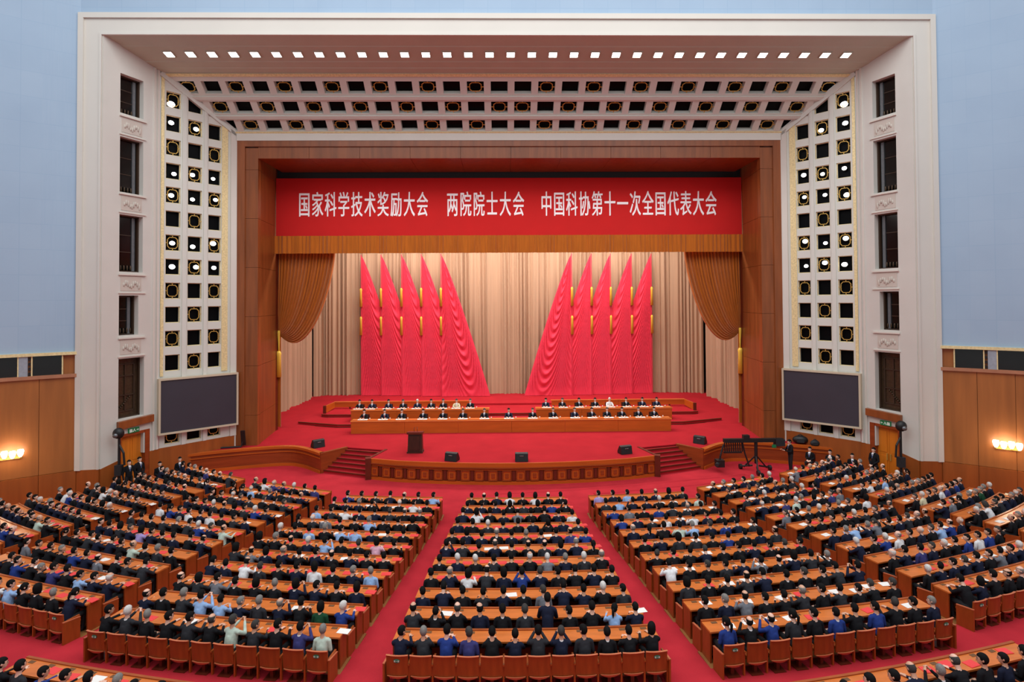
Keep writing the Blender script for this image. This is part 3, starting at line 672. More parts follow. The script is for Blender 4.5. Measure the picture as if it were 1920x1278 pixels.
# ------------------------------------------------------------------ presidium desks
def pdesk(nm, xa, xb, y, z, label):
    T = empty(nm, ((xa+xb)/2, y, z)); tag(T, label, 'desk', 'presidium desks'); h = (xb-xa)/2
    n = max(2, round((xb-xa)/3.4))
    for k in range(n):
        a = -h+k*2*h/n; b = a+2*h/n
        MB().hexa([(a+.006, 0, 0), (b-.006, 0, 0), (b-.006, .06, 0), (a+.006, .06, 0), (a+.006, 0, .74), (b-.006, 0, .74), (b-.006, .06, .74), (a+.006, .06, .74)]).build('front_panel', 'presidium_wood', T)
    for s in (-1, 1): MB().box((s*(h-.03), .36, .37), (.06, .7, .74)).build('end_panel', 'presidium_wood', T)
    bevel(MB().box((0, .36, .76), (2*h+.1, .78, .05)).build('desk_top', 'desk_wood', T), .012)
    MB().box((0, .1, .8), (2*h+.06, .1, .05)).build('front_ledge', 'presidium_wood', T)
pdesk('presidium_desk', -10.25, 10.25, -.5, ZS, 'long front presidium desk of orange wood across the stage')
pdesk('presidium_desk', -10.95, -1.55, 2.15, 1.22, 'left rear presidium desk of orange wood')
pdesk('presidium_desk', 1.75, 11.1, 2.15, 1.22, 'right rear presidium desk of orange wood')
for sx, side in SIDES:
    T = empty('low_balustrade', (0, 0, 0)); tag(T, 'low wooden balustrade behind the %s rear presidium desk' % side, 'balustrade')
    def bx(x0, x1, y0, y1, z0, z1): return MB().hexa([(sx*x0, y0, z0), (sx*x1, y0, z0), (sx*x1, y1, z0), (sx*x0, y1, z0), (sx*x0, y0, z1), (sx*x1, y0, z1), (sx*x1, y1, z1), (sx*x0, y1, z1)])
    for k in range(4):
        a = 3.1+k*2.53; bx(a+.01, a+2.52, 5.95, 6.05, 1.52, 1.9).build('rail_panel', 'presidium_wood', T)
    bx(3.05, 13.2, 5.92, 6.1, 1.88, 1.94).build('top_rail', 'desk_wood', T)
    MB().hexa([(sx*13.15, 5.95, 1.5), (sx*13.35, 4.3, 1.4), (sx*13.45, 4.3, 1.4), (sx*13.25, 6.05, 1.5), (sx*13.15, 5.95, 1.92), (sx*13.35, 4.3, 1.92), (sx*13.45, 4.3, 1.92), (sx*13.25, 6.05, 1.92)]).build('return_panel', 'presidium_wood', T)
    bx(13.3, 13.5, 4.2, 4.35, 1.22, 1.95).build('end_post', 'stage_wood_dark', T)
    for a in (3.2, 6, 9, 12): bx(a, a+.1, 5.95, 6.05, 1.38, 1.55).build('rail_foot', 'stage_wood_dark', T)

# ------------------------------------------------------------------ lectern and monitors
T = empty('lectern', (-5.45, -5.0, ZS)); tag(T, 'dark brown wooden lectern standing alone on the stage', 'lectern'); T.scale = (.88, .9, .97)
bevel(MB().hexa([(-.46, -.3, .08), (.46, -.3, .08), (.46, .3, .08), (-.46, .3, .08), (-.42, -.26, 1.08), (.42, -.26, 1.08), (.42, .28, 1.08), (-.42, .28, 1.08)]).build('body', 'podium_wood', T), .015)
MB().box((0, 0, .04), (1.0, .68, .08)).build('base', 'podium_wood', T)
MB().hexa([(-.5, -.34, 1.08), (.5, -.34, 1.08), (.5, .36, 1.08), (-.5, .36, 1.08), (-.5, -.34, 1.2), (.5, -.34, 1.2), (.5, .36, 1.12), (-.5, .36, 1.12)]).build('reading_top', 'stage_wood_dark', T)
MB().box((0, -.3, .58), (.6, .04, .78)).build('front_panel', 'podium_wood', T)
for dx in (-.1, .1): MB().tube([(dx, .1, 1.15), (dx, .08, 1.3), (dx*.8, .2, 1.4)], .012, 6).build('microphone', 'black', T)
def monitor(x, y, z, rz, label):
    T = empty('stage_monitor', (x, y, z), rz); tag(T, label, 'speaker', 'wedge monitors on the stage')
    mb = MB(); pr = [(-.24, 0), (.22, 0), (.26, .1), (.02, .46), (-.16, .42)]
    V = [(x_, y_, z_) for x_ in (-.34, .34) for y_, z_ in pr]; F = [tuple(range(5))[::-1], tuple(range(5, 10))]+[(i, (i+1) % 5, 5+(i+1) % 5, 5+i) for i in range(5)]
    bevel(mb.add(V, F).build('cabinet', 'black', T), .02)
    MB().hexa([(-.3, .25, .13), (.3, .25, .13), (.3, .06, .42), (-.3, .06, .42), (-.3, .27, .14), (.3, .27, .14), (.3, .08, .43), (-.3, .08, .43)]).build('grille', 'black_grille', T)
    MB().box((0, -.2, .3), (.2, .03, .05), rx=.3).build('handle', 'metal_grey', T)
monitor(-3.25, -6.75, ZS, -.35, 'black wedge monitor at the stage edge nearest the lectern')
monitor(.42, -6.95, ZS, 0, 'black wedge monitor at the middle of the stage edge')
monitor(6.15, -5.7, ZS, .3, 'black wedge monitor at the right end of the curved stage front')
monitor(-11.3, -3.7, ZS, .7, 'black wedge monitor above the left stage steps')
monitor(11.0, -3.7, ZS, -.7, 'black wedge monitor above the right stage steps')

# ------------------------------------------------------------------ banner with lettering
T = empty('banner', (0, .4, 13.7)); tag(T, 'long red banner with white Chinese lettering across the stage opening', 'banner')
MB().box((0, .04, 1.93), (30.75, .06, 3.86)).build('banner_cloth', 'banner_red', T)
TXT = [('国家科学技术奖励大会', -13.95, -5.36), ('两院院士大会', -4.25, .98), ('中国科协第十一次全国代表大会', 1.97, 13.75)]
def glyph(ch):
    c = bpy.data.curves.new('glyph', 'FONT'); c.body = ch; c.size = 1.0; c.extrude = .02; c.offset = 0.0; c.resolution_u = 3
    o = bpy.data.objects.new('glyph', c); COL.objects.link(o); bpy.context.view_layer.update()
    me = bpy.data.meshes.new_from_object(o.evaluated_get(bpy.context.evaluated_depsgraph_get()))
    bpy.data.objects.remove(o); bpy.data.curves.remove(c); me.materials.clear(); me.materials.append(M('letter_white'))
    bm = bmesh.new(); bm.from_mesh(me); base = bm.verts[:]+bm.edges[:]+bm.faces[:]
    for dx, dy, dz in ((.017, .004, .001), (-.017, -.004, .002)):
        d = bmesh.ops.duplicate(bm, geom=base); bmesh.ops.translate(bm, vec=(dx, dy, dz), verts=[v for v in d['geom'] if isinstance(v, bmesh.types.BMVert)])
    bm.to_mesh(me); bm.free(); return me
GL = {}
for s, xa, xb in TXT:
    n = len(s); pw = (xb-xa)/n
    for k, ch in enumerate(s):
        if ch not in GL: GL[ch] = glyph(ch)
        me = GL[ch]; co_ = np.array([v.co[:] for v in me.vertices]); cx = .5
        o = obj('character', me, T)
        o.rotation_euler = (PI/2, 0, 0); o.scale = (.78, 1.74, 1.0); o.location = (xa+(k+.5)*pw-.5*.78, .0, 1.24+.24)
# ochre valance
def cloth_strip(path, z0, z1, pleat, amp, nz=2, seed=0, flare=0):
    """vertical pleated cloth along plan path"""
    P_ = [Vector(p) for p in path]; seg = [(P_[i+1]-P_[i]).length for i in range(len(P_)-1)]; tot = sum(seg)
    n = int(tot/pleat*7); rnd = random.Random(seed); ph = [rnd.uniform(0, 6.28) for _ in range(6)]
    G = []
    for i in range(n+1):
        d = tot*i/n; p, t = along(path, d); nn_ = Vector((t.y, -t.x))
        w = d/pleat*2*PI
        s = math.sin(w+1.1*math.sin(w*.13+ph[0])+.7*math.sin(w*.31+ph[1]))
        a = amp*(.7+.3*math.sin(w*.07+ph[2])+.45*math.sin(w*.21+ph[4]))
        row = []
        for j in range(nz):
            v = j/(nz-1); q = p+nn_*(a*s*(1+flare*(1-v))+amp*.7*math.sin(w*.27+ph[3])); row.append((q.x, q.y, z0+(z1-z0)*v))
        G.append(row)
    return MB().grid(G)
o = cloth_strip([(-15.4, .25), (15.4, .25)], 12.6, 13.75, .26, .05, 2, 3).build('valance', 'ochre', None, True, False); tag(o, 'ochre pleated valance hanging below the red banner', 'valance')
# back curtain and side curtains
o = cloth_strip(smooth([(-16.4, 10.9), (-15.6, 11.35), (-14, 11.4), (0, 11.4), (14, 11.4), (15.6, 11.35), (16.4, 10.9)], 4), 1.5, 15.8, .36, .13, 3, 5).build('back_curtain', 'curtain_tan', None, True, False)
tag(o, 'tall tan pleated curtain across the back of the stage', 'curtain')
for sx, side in SIDES:
    pth = [(sx*18.2, 1.6), (sx*17.5, 3.2), (sx*17.05, 6), (sx*16.7, 8.5), (sx*16.45, 10.8)]
    o = cloth_strip(pth, 1.05, 15.8, .5, .2, 3, 9+sx, .15).build('side_curtain', 'curtain_tan', None, True, False); tag(o, 'tan pleated side curtain on the %s of the stage' % side, 'curtain')
# ochre tied-back drapes
for sx, side in SIDES:
    T = empty('tied_drape', (sx*15.4, .95, 7.4)); tag(T, 'ochre stage drape swept back and tied at the %s column' % side, 'drape')
    G = []
    NS, NT = 140, 26
    for i in range(NS+1):
        s = i/NS
        p0 = Vector((-15.5+3.85*s, 12.9)); p3 = Vector((-15.45+.06*s, 7.45-.12*s))
        p1 = Vector((-15.5+3.72*s, 12.9-1.7-1.7*s)); p2 = Vector((-15.5+2.0*s, 9.2-4.1*s))
        row = []
        for j in range(NT+1):
            t = j/NT; q = p0*(1-t)**3+p1*3*t*(1-t)**2+p2*3*t*t*(1-t)+p3*t**3
            d = .13*math.sin(s*2*PI*17+1.2*math.sin(s*9))*(1-t)**.6+.05*math.sin(s*2*PI*31+t*3)*(1-t)-.45*s*math.sin(PI*t)*.8
            row.append((-sx*(q.x+15.4), d, q.y-7.4))
        G.append(row)
    MB().grid(G).build('swag', 'ochre', T, True, False)
    G = [[(-sx*(x_-.14), .06*math.sin(k*1.9), z_) for z_ in (0, -2.2, -6.2)] for k, x_ in enumerate(np.linspace(0, .3, 16))]
    MB().grid(G).build('drape_tail', 'ochre', T, True, False)
    MB().tube([(-sx*.05, -.1, .15), (-sx*.05, -.12, 0), (-sx*.05, -.1, -.9), (-sx*.05, -.1, -1.2)], [.07, .09, .04, .06], 10).build('tieback_cord', 'gold_fringe', T, True)
    MB().tube([(-sx*.05, -.12, -1.2), (-sx*.05, -.12, -1.35), (-sx*.05, -.12, -1.5), (-sx*.05, -.12, -2.9)], [.1, .17, .14, .17], 12).build('tassel', 'gold_fringe', T, True)
# ten red flags
FX = [-12.37, -10.66, -8.92, -7.25, -5.59]
for sx, side in SIDES:
    for k in range(5):
        x0 = FX[k] if sx < 0 else -[-12.0, -10.27, -8.46, -6.82, -5.15][k]
        yy = 10.9-.2*k
        T = empty('red_flag', (x0, yy, 1.55)); tag(T, 'tall draped red flag, %s from the %s edge of the back curtain' % (ORD[k+1], side), 'flag', 'red flags before the back curtain')
        G = []; NS, NT = 56, 150; W = 4.0 if sx < 0 else 3.95
        c0 = .62+random.uniform(-.04, .04); cc = 2.6+random.uniform(-.4, .4); f0 = 15+random.uniform(-1, 1)
        if k < 4: c0 = .72+random.uniform(-.05, .05); cc = 2.6; f0 = 12
        for i in range(NS+1):
            s = i/NS; row = []
            for j in range(NT+1):
                t = j/NT; w_ = W*(t**.88); ph = t+cc*(s-c0)**2
                edge = min(1, s/.08)*min(1, (1-s)/.12)*min(1, t/.12)
                d = (.085 if k == 4 else .07)*math.sin(2*PI*f0*ph)*edge*(.5+.9*t)*min(1, max(.2, (1-t)/.08))
                d += .12*math.sin(PI*s)*math.sin(PI*t)
                row.append((-sx*w_*s, -d-.02, 11.65*(1-t)+.03))
            G.append(row)
        MB().grid(G).build('flag_cloth', 'flag_red', T, True, False)
        MB().tube([(sx*.06, .03, 0), (sx*.06, .03, 11.8)], .035, 6).build('flag_pole', 'flag_red', T)
        for z0, z1 in ((8.87, 7.44), (6.49, 5.06)):
            MB().tube([(sx*.06, -.06, z0+.12), (sx*.06, -.06, z0), (sx*.06, -.06, z0-.15), (sx*.06, -.06, z1)], [.05, .11, .09, .12], 10).build('tassel', 'gold_fringe', T, True)

# ------------------------------------------------------------------ wall sconces
for sx, side in SIDES:
    p, t = along([(sx*x, y) for x, y in WPTS], 2.5); n = Vector((t.y, -t.x)); n = n if n.y < 0 else -n
    T = empty('wall_sconce', (p.x+n.x*.06, p.y+n.y*.06, 2.55), math.atan2(t.y, t.x)); tag(T, 'glowing cluster wall lamp on the %s wood wall' % side, 'lamp')
    loc = T.matrix_basis.inverted()
    sgn = -1 if (T.matrix_basis.to_3x3() @ Vector((0, 1, 0))).dot(Vector((n.x, n.y, 0))) < 0 else 1
    MB().box((0, sgn*.05, -.18), (.9, .08, .1)).build('back_plate', 'gold', T)
    for k in range(4):
        x = -.42+k*.28; z = -.04*(k % 2)
        MB().tube([(x, sgn*.05, -.18), (x, sgn*.22, -.2), (x, sgn*.25, -.12+z)], .018, 6).build('arm', 'gold', T)
        MB().tube([(x, sgn*.25, -.12+z), (x, sgn*.25, -.02+z), (x, sgn*.25, .12+z), (x, sgn*.25, .2+z)], [.05, .1, .13, .11], 10).build('glass_shade', 'sconce_glass', T, True)
    l = bpy.data.lights.new('sconce_glow', 'POINT'); l.energy = 28; l.color = (1, .8, .56); l.shadow_soft_size = .3
    lo_ = bpy.data.objects.new('sconce_glow', l); COL.objects.link(lo_); lo_.parent = T; lo_.location = (0, sgn*.6, .05)
#PEOPLE#
# ------------------------------------------------------------------ people: bodies as one continuous surface
def cap_sdf(p, a, b, ra, rb):
    ab = b-a; L = ab.dot(ab); 
    t = np.clip(((p-np.array(a)) @ np.array(ab))/max(L, 1e-9), 0, 1)
    q = np.array(a)+t[:, None]*np.array(ab)
    return np.linalg.norm(p-q, axis=1)-(ra+(rb-ra)*t)
class Body:
    def __init__(s): s.pr = []
    def cap(s, a, ra, b, rb, tg): s.pr.append(('c', Vector(a), ra, Vector(b), rb, tg))
    def el(s, c, r, tg, R=None): s.pr.append(('e', Vector(c), Vector(r), R or Matrix.Identity(3), tg))
    def hand(s, wr, d, side, palm_n, curl=.5):
        """palm, four bent fingers and a thumb leaving the side of the palm"""
        d = Vector(d).normalized(); n = Vector(palm_n); n = (n-d*n.dot(d)).normalized(); l = d.cross(n).normalized()*side
        c = Vector(wr)+d*.045
        R = Matrix((l, d, n)).transposed()
        s.el(c, (.043, .056, .018), 0, R)
        for k, (o, ln) in enumerate(((-.032, .062), (-.011, .078), (.011, .073), (.032, .058))):
            b0 = c+l*o+d*.045; b1 = b0+(d*math.cos(curl*.6)+n*math.sin(curl*.6))*ln*.55; b2 = b1+(d*math.cos(curl*1.5)+n*math.sin(curl*1.5))*ln*.5
            s.cap(b0, .0105, b1, .0100, 0); s.cap(b1, .0100, b2, .0095, 0)
        t0 = c-l*.038-d*.022; t1 = t0-l*.03+d*.03+n*.008; t2 = t1+d*.03+n*.012-l*.004
        s.cap(t0, .013, t1, .0115, 0); s.cap(t1, .0115, t2, .010, 0)
    def mesh(s, name, vox, tris):
        mb = MB()
        for p in s.pr:
            if p[0] == 'c':
                _, a, ra, b, rb, tg = p; ax = (b-a); L = ax.length; t = ax.normalized() if L > 1e-6 else Vector((0, 0, 1))
                pts = []; rr = []
                for k in range(4): an = PI/2*k/4; pts.append(a-t*ra*math.cos(an)); rr.append(max(1e-3, ra*math.sin(an)))
                for k in range(5): u = k/4; pts.append(a+ax*u); rr.append(ra+(rb-ra)*u)
                for k in range(3, -1, -1): an = PI/2*k/4; pts.append(b+t*rb*math.cos(an)); rr.append(max(1e-3, rb*math.sin(an)))
                mb.tube(pts, rr, 12)
            else:
                _, c, r, R, tg = p; mb.ell(c, r, 16, 12, 0, R)
        me = mb.mesh('tmp', 'skin'); o = bpy.data.objects.new('tmp', me); COL.objects.link(o)
        rm = o.modifiers.new('r', 'REMESH'); rm.mode = 'VOXEL'; rm.voxel_size = vox; rm.use_smooth_shade = True
        sm = o.modifiers.new('s', 'SMOOTH'); sm.factor = .5; sm.iterations = 2
        dc = o.modifiers.new('d', 'DECIMATE'); dc.ratio = .1
        dg = bpy.context.evaluated_depsgraph_get(); dg.update(); ev = o.evaluated_get(dg); n0 = max(1, len(ev.data.polygons)/.1)
        out = []
        for k, tr in enumerate(tris):
            dc.ratio = min(1, tr/(n0)); dg = bpy.context.evaluated_depsgraph_get(); dg.update()
            m2 = bpy.data.meshes.new_from_object(o.evaluated_get(dg)); m2.name = name
            m2.materials.clear()
            for q in ('skin', 'cloth_black', 'trousers', 'shoe'): m2.materials.append(M(q))
            n = len(m2.polygons); cen = np.zeros(n*3); m2.polygons.foreach_get('center', cen); cen = cen.reshape(-1, 3)
            best = np.full(n, 1e9); tg_ = np.zeros(n, int)
            for p in s.pr:
                if p[0] == 'c': d = cap_sdf(cen, p[1], p[3], p[2], p[4]); tt = p[5]
                else:
                    q = (cen-np.array(p[1])) @ np.array(p[3]); d = (np.linalg.norm(q/np.array(p[2]), axis=1)-1)*min(p[2]); tt = p[4]
                mk = d < best; best[mk] = d[mk]; tg_[mk] = tt
            m2.polygons.foreach_set('material_index', tg_.astype(np.int32)); m2.polygons.foreach_set('use_smooth', [True]*n); m2.update()
            out.append(m2)
        bpy.data.objects.remove(o); bpy.data.meshes.remove(me)
        return out
def add_head(B, neck, yaw, pitch, roll=0):
    R = (Matrix.Rotation(yaw, 3, 'Z') @ Matrix.Rotation(pitch, 3, 'X') @ Matrix.Rotation(roll, 3, 'Y'))
    N = Vector(neck); HS = 1.1; h = lambda x, y, z: N+R @ Vector((x*HS, y*HS, z*HS))
    B.cap(N+Vector((0, -.012, -.07)), .062, h(0, .0, .05), .052, 0)
    B.el(h(0, .018, .15), (.084, .106, .112), 0, R); B.el(h(0, .05, .085), (.062, .068, .077), 0, R)
    B.cap(h(0, .108, .15), .010, h(0, .124, .115), .015, 0)       # nose
    B.el(h(0, .09, .175), (.05, .02, .014), 0, R)                  # brow
    B.el(h(0, .1, .068), (.022, .016, .018), 0, R)                 # chin
    for sd in (-1, 1): B.el(h(sd*.078, .01, .135), (.012, .024, .034), 0, R)
    return Matrix.Translation(h(0, .018, .15)) @ R.to_4x4() @ Matrix.Scale(HS, 4)
def seated(lean=.04, yaw=0, pitch=0, arms='desk', shx=0, wide=.88):
    B = Body(); l = lean
    B.el((0, 0, .53), (.18, .15, .12), 2); B.cap((0, -.01, .56), .15, (0, l*.6, .8), .155, 1)
    B.el((0, l*.8, .84), (.19*wide, .125, .19), 1); B.cap((-.15*wide, l, .95), .068, (.15*wide, l, .95), .068, 1); B.cap((-.045, l, .99), .056, (.045, l, .99), .056, 1)
    HM = add_head(B, (0, l+.012+shx, 1.058), yaw, pitch)
    for sd in (-1, 1):
        B.cap((sd*.09, .02, .52), .095, (sd*.12, .44, .53), .066, 2); B.cap((sd*.12, .44, .53), .064, (sd*.12, .40, .1), .042, 2)
        B.cap((sd*.12, .38, .055), .042, (sd*.13, .56, .04), .034, 3)
        S0 = Vector((sd*.195*wide, l, .935))
        if arms == 'desk': E_ = Vector((sd*.225, l+.16, .78)); W = Vector((sd*.09, .44, .83)); nn_ = (0, 0, -1)
        elif arms == 'write': E_ = Vector((sd*.23, l+.18, .79)); W = Vector((sd*.13, .48, .83)); nn_ = (0, 0, -1)
        elif arms == 'lap': E_ = Vector((sd*.215, l-.01, .72)); W = Vector((sd*.08, .24, .64)); nn_ = (0, 0, -1)
        elif arms == 'phone': E_ = Vector((sd*.235, l+.17, .82)); W = Vector((sd*.085, l+.34, .99)); nn_ = (-sd, .2, 0)
        else: E_ = Vector((sd*.26, l+.05, .74)); W = Vector((sd*.2, .34, .8)); nn_ = (0, 0, -1)
        B.cap(S0, .058, E_, .048, 1); B.cap(E_, .047, W, .034, 1)
        d = (W-E_).normalized()
        B.hand(W+d*.015, d, sd, nn_, .6)
    return B, HM
def rising(drop=.3):
    """half risen from the seat: knees bent, trunk tipped forward"""
    B = Body(); hz = .95-drop; l = .14
    B.el((0, 0, hz), (.17, .13, .13), 2); B.cap((0, 0, hz+.05), .145, (0, l*.6, hz+.27), .15, 1); B.el((0, l*.8, hz+.34), (.17, .12, .19), 1)
    B.cap((-.14, l, hz+.45), .07, (.14, l, hz+.45), .07, 1); B.cap((-.045, l, hz+.49), .056, (.045, l, hz+.49), .056, 1)
    HM = add_head(B, (0, l+.03, hz+.56), 0, -.15)
    for sd in (-1, 1):
        B.cap((sd*.09, 0, hz-.03), .09, (sd*.11, .3, hz-.2), .064, 2); B.cap((sd*.11, .3, hz-.2), .062, (sd*.11, .16, .1), .042, 2); B.cap((sd*.11, .14, .05), .042, (sd*.12, .31, .04), .034, 3)
        S0 = Vector((sd*.18, l, hz+.43)); E_ = Vector((sd*.23, l+.12, hz+.2)); W = Vector((sd*.15, .42, .84))
        B.cap(S0, .06, E_, .049, 1); B.cap(E_, .048, W, .034, 1); d = (W-E_).normalized(); B.hand(W+d*.015, d, sd, (0, 0, -1), .5)
    return B, HM
def standing(arms='side', yaw=0, pitch=0):
    B = Body()
    B.el((0, 0, .95), (.17, .12, .13), 2); B.cap((0, 0, 1.0), .145, (0, 0, 1.2), .15, 1); B.el((0, .01, 1.3), (.185, .12, .2), 1)
    B.cap((-.15, 0, 1.43), .075, (.15, 0, 1.43), .075, 1); B.cap((-.05, 0, 1.48), .06, (.05, 0, 1.48), .06, 1)
    HM = add_head(B, (0, .01, 1.515), yaw, pitch)
    for sd in (-1, 1):
        B.cap((sd*.09, 0, .92), .09, (sd*.1, .01, .5), .062, 2); B.cap((sd*.1, .01, .5), .06, (sd*.1, -.01, .1), .042, 2); B.cap((sd*.1, -.02, .05), .042, (sd*.12, .15, .04), .034, 3)
        S0 = Vector((sd*.2, 0, 1.41))
        if arms == 'side': E_ = Vector((sd*.26, -.01, 1.12)); W = Vector((sd*.25, .06, .87))
        elif arms == 'front': E_ = Vector((sd*.26, .02, 1.13)); W = Vector((sd*.07, .2, .93))
        else: E_ = Vector((sd*.27, .12, 1.16)); W = Vector((sd*.16, .36, 1.22))
        B.cap(S0, .062, E_, .049, 1); B.cap(E_, .048, W, .034, 1); d = (W-E_).normalized(); B.hand(W+d*.015, d, sd, (0, 1, 0) if arms == 'side' else (0, 0, -1), .6)
    return B, HM
POSE = {}
def make(name, fn, **kw):
    B, HM = fn(**kw); hi, lo = B.mesh('person', .0125, (3600, 520)); POSE[name] = (hi, lo, HM)
make('desk', seated, lean=.07, arms='desk', pitch=-.12)
make('left', seated, lean=.04, arms='lap', yaw=.55, pitch=-.05)
make('right', seated, lean=.05, arms='write', yaw=-.5, pitch=-.08)
make('lap', seated, lean=.02, arms='lap')
make('read', seated, lean=.14, arms='write', pitch=-.45, shx=.02)
make('phone', seated, lean=.06, arms='phone', pitch=.04)
make('presid', seated, lean=.08, arms='write', pitch=-.1)
make('rise', rising)
make('stand', standing, arms='side')
make('stand_front', standing, arms='front')
make('operate', standing, arms='reach', pitch=-.15)
# hair (head-local, origin at skull centre)
def hair_mesh(kind, lo=False):
    mb = MB(); seg, ring = (10, 7) if lo else (20, 14)
    mb.ell((0, 0, 0), (1, 1, 1), seg, ring)
    V = []
    for x, y, z in mb.v:
        d = Vector((x, y, z)).normalized(); keep = False
        az = d.y; el = d.z
        if kind in ('short', 'grey'): line = .42 if az > .55 else (.0 if az > .1 else -.92)
        elif kind == 'bald': line = .3 if az > .3 else -.9
        else: line = .35 if az > .6 else -1.1
        keep = el > line
        if kind == 'bald' and el > .55: keep = False
        r = 1.10 if keep else .88
        if kind == 'bob' and keep: r = 1.2
        if keep and kind != 'bald': r += .02*math.sin(d.x*17)*math.sin(d.y*13)
        q = Vector((d.x*.076*r, d.y*.096*r, d.z*.102*r))
        if kind == 'bob' and el < 0 and keep: q.z -= .05*min(1, -el*2); q.x *= 1.05
        V.append(tuple(q))
    mb.v = V
    if kind == 'tail':
        mb.tube([(0, -.09, .0), (0, -.13, -.04), (0, -.125, -.14), (0, -.11, -.22)], [.025, .035, .03, .008], 8)
    return mb.mesh('hair', 'hair_black', True)
HAIR = {k: (hair_mesh(k), hair_mesh(k, True)) for k in ('short', 'bald', 'bob', 'tail')}
fm = MB()
for sd in (-1, 1):
    fm.ell((sd*.03, .087, -.005), (.013, .008, .007), 8, 6, 0); fm.box((sd*.03, .094, .016), (.03, .008, .006), 0, 0)
fm.ell((0, .104, -.062), (.022, .007, .006), 8, 6, 1)
FACE = fm.mesh('facial_features', ['feature_dark', 'lips'], True)
cm = MB(); cm.tube([(0, -.004, -.008), (0, .0, .03)], [.069, .059], 14, 0, False); COLLAR = cm.mesh('shirt_collar', 'cloth_white', True)
def shirt(tie):
    m = MB(); m.add([(-.055, .128, .0), (.055, .128, .0), (0, .15, -.24), (-.045, .07, .05), (.045, .07, .05)], [(0, 2, 1), (3, 0, 1, 4)], 0)
    if tie: m.add([(-.016, .137, 0), (.016, .137, 0), (.024, .152, -.17), (0, .158, -.215), (-.024, .152, -.17)], [(0, 4, 3, 2, 1)], 1)
    return m.mesh('shirt_front', ['cloth_white', tie or 'tie_blue'])
SHIRT = {t: shirt(t) for t in (None, 'tie_blue', 'tie_red')}
def person(pose, loc, rz, sc, cloth, hair, hcol, label, group, front=None, trousers=None, skin='skin', collar=True):
    hi, lo, HM = POSE[pose]
    o = obj('person', hi); o.location = loc; o.rotation_euler = (0, 0, rz); o.scale = (sc, sc, sc)
    tag(o, label, 'person', group)
    for k, mname in ((0, skin), (1, 'cloth_'+cloth), (2, trousers or 'trousers')):
        o.material_slots[k].link = 'OBJECT'; o.material_slots[k].material = M(mname)
    h = obj('hair', HAIR[hair][0], o, HM); h.material_slots[0].link = 'OBJECT'; h.material_slots[0].material = M('hair_'+hcol)
    obj('facial_features', FACE, o, HM)
    hd = HM.to_translation()
    if collar: obj('shirt_collar', COLLAR, o, Matrix.Translation((0, hd.y-.03, hd.z-.225)))
    if front is not None:
        zsh = 1.01 if pose in ('presid', 'lap', 'desk', 'left', 'right', 'read', 'phone', 'rise') else 1.48
        obj('shirt_front', SHIRT[front if front else None], o, Matrix.Translation((0, (.07 if zsh < 1.2 else .0), zsh)))
    return o

# ------------------------------------------------------------------ seating geometry
def block_rows():
    out = []
    for i in range(11):
        hw = 2.13+.1*i; out.append(('central', 'central', i, 11, (-hw, -12.06-1.083*i), (hw, -12.06-1.083*i), .05+.008*i))
    for sx, side in SIDES:
        for i in range(11):
            a = (3.2+.12*i, -11.9-1.083*i); b = (7.45+.317*i, -11.46-1.018*i)
            out.append((side+' inner', side, i, 11, a, b, .07))
        for i in range(11):
            a = (8.4+.325*i, -10.76-1.013*i); b = (12.2+.54*i, -8.95-.97*i)
            out.append((side+' middle', side, i, 11, a, b, .08))
        for i in range(10):
            a = (13.35+.52*i, -8.5-.91*i); dx = 3.7+.1*i; b = (a[0]+dx, a[1]+dx*.63)
            out.append((side+' outer', side, i, 10, a, b, .1))
        out.append((side+' rear', side, 0, 1, (4.6, -25.42), (11.27, -23.88), .1))
    res = []
    for nm, side, i, n, a, b, sag in out:
        if side == 'left': a, b = (-b[0], b[1]), (-a[0], a[1])
        res.append((nm, side, i, n, Vector(a), Vector(b), sag))
    return res
def rowpt(a, b, sag, t):
    T_ = (b-a); n = Vector((T_.y, -T_.x)).normalized(); n = n if n.y < 0 else -n
    p = a+T_*t+n*(sag*4*t*(1-t)); tt = (T_+n*(sag*4*(1-2*t))).normalized(); nn_ = Vector((tt.y, -tt.x)); nn_ = nn_ if nn_.y < 0 else -nn_
    return p, tt, nn_
def arcbox(a, b, sag, t0, t1, o0, o1, z0, z1, n, mb=None, mi=0):
    mb = mb or MB(); V = []; F = []
    for k in range(n+1):
        p, tt, nn_ = rowpt(a, b, sag, t0+(t1-t0)*k/n); zf = floor_z(p.y-.4)
        for o_, z in ((o0, z0), (o1, z0), (o1, z1), (o0, z1)): q = p+nn_*o_; V.append((q.x, q.y, zf+z))
    for k in range(n):
        for e in range(4): F.append((k*4+e, k*4+(e+1) % 4, (k+1)*4+(e+1) % 4, (k+1)*4+e))
    F += [(0, 1, 2, 3), tuple(n*4+e for e in (3, 2, 1, 0))]
    return mb.add(V, F, mi)
# chair meshes (origin floor under seat centre, facing +y)
def curved_panel(w_, z0, z1, y, th, bow, dip=0):
    G1 = []; n = 6; V = []; F = []
    for k in range(n+1):
        u = k/n*2-1; x = u*w_/2; yy = y+bow*u*u; zb = z0-dip*(1-u*u)
        V += [(x, yy, zb), (x, yy+th, zb), (x, yy+th-.03, z1), (x, yy-.03, z1)]
    for k in range(n):
        for e in range(4): F.append((k*4+e, k*4+(e+1) % 4, (k+1)*4+(e+1) % 4, (k+1)*4+e))
    F += [(0, 1, 2, 3), tuple(n*4+e for e in (3, 2, 1, 0))]
    return MB().add(V, F)
def fixn(me):
    bm = bmesh.new(); bm.from_mesh(me); bmesh.ops.recalc_face_normals(bm, faces=bm.faces); bm.to_mesh(me); bm.free(); return me
CW = .50
chair_back = fixn(curved_panel(CW, .33, .775, -.27, .035, .03, .03).mesh('backrest', 'chair_wood'))
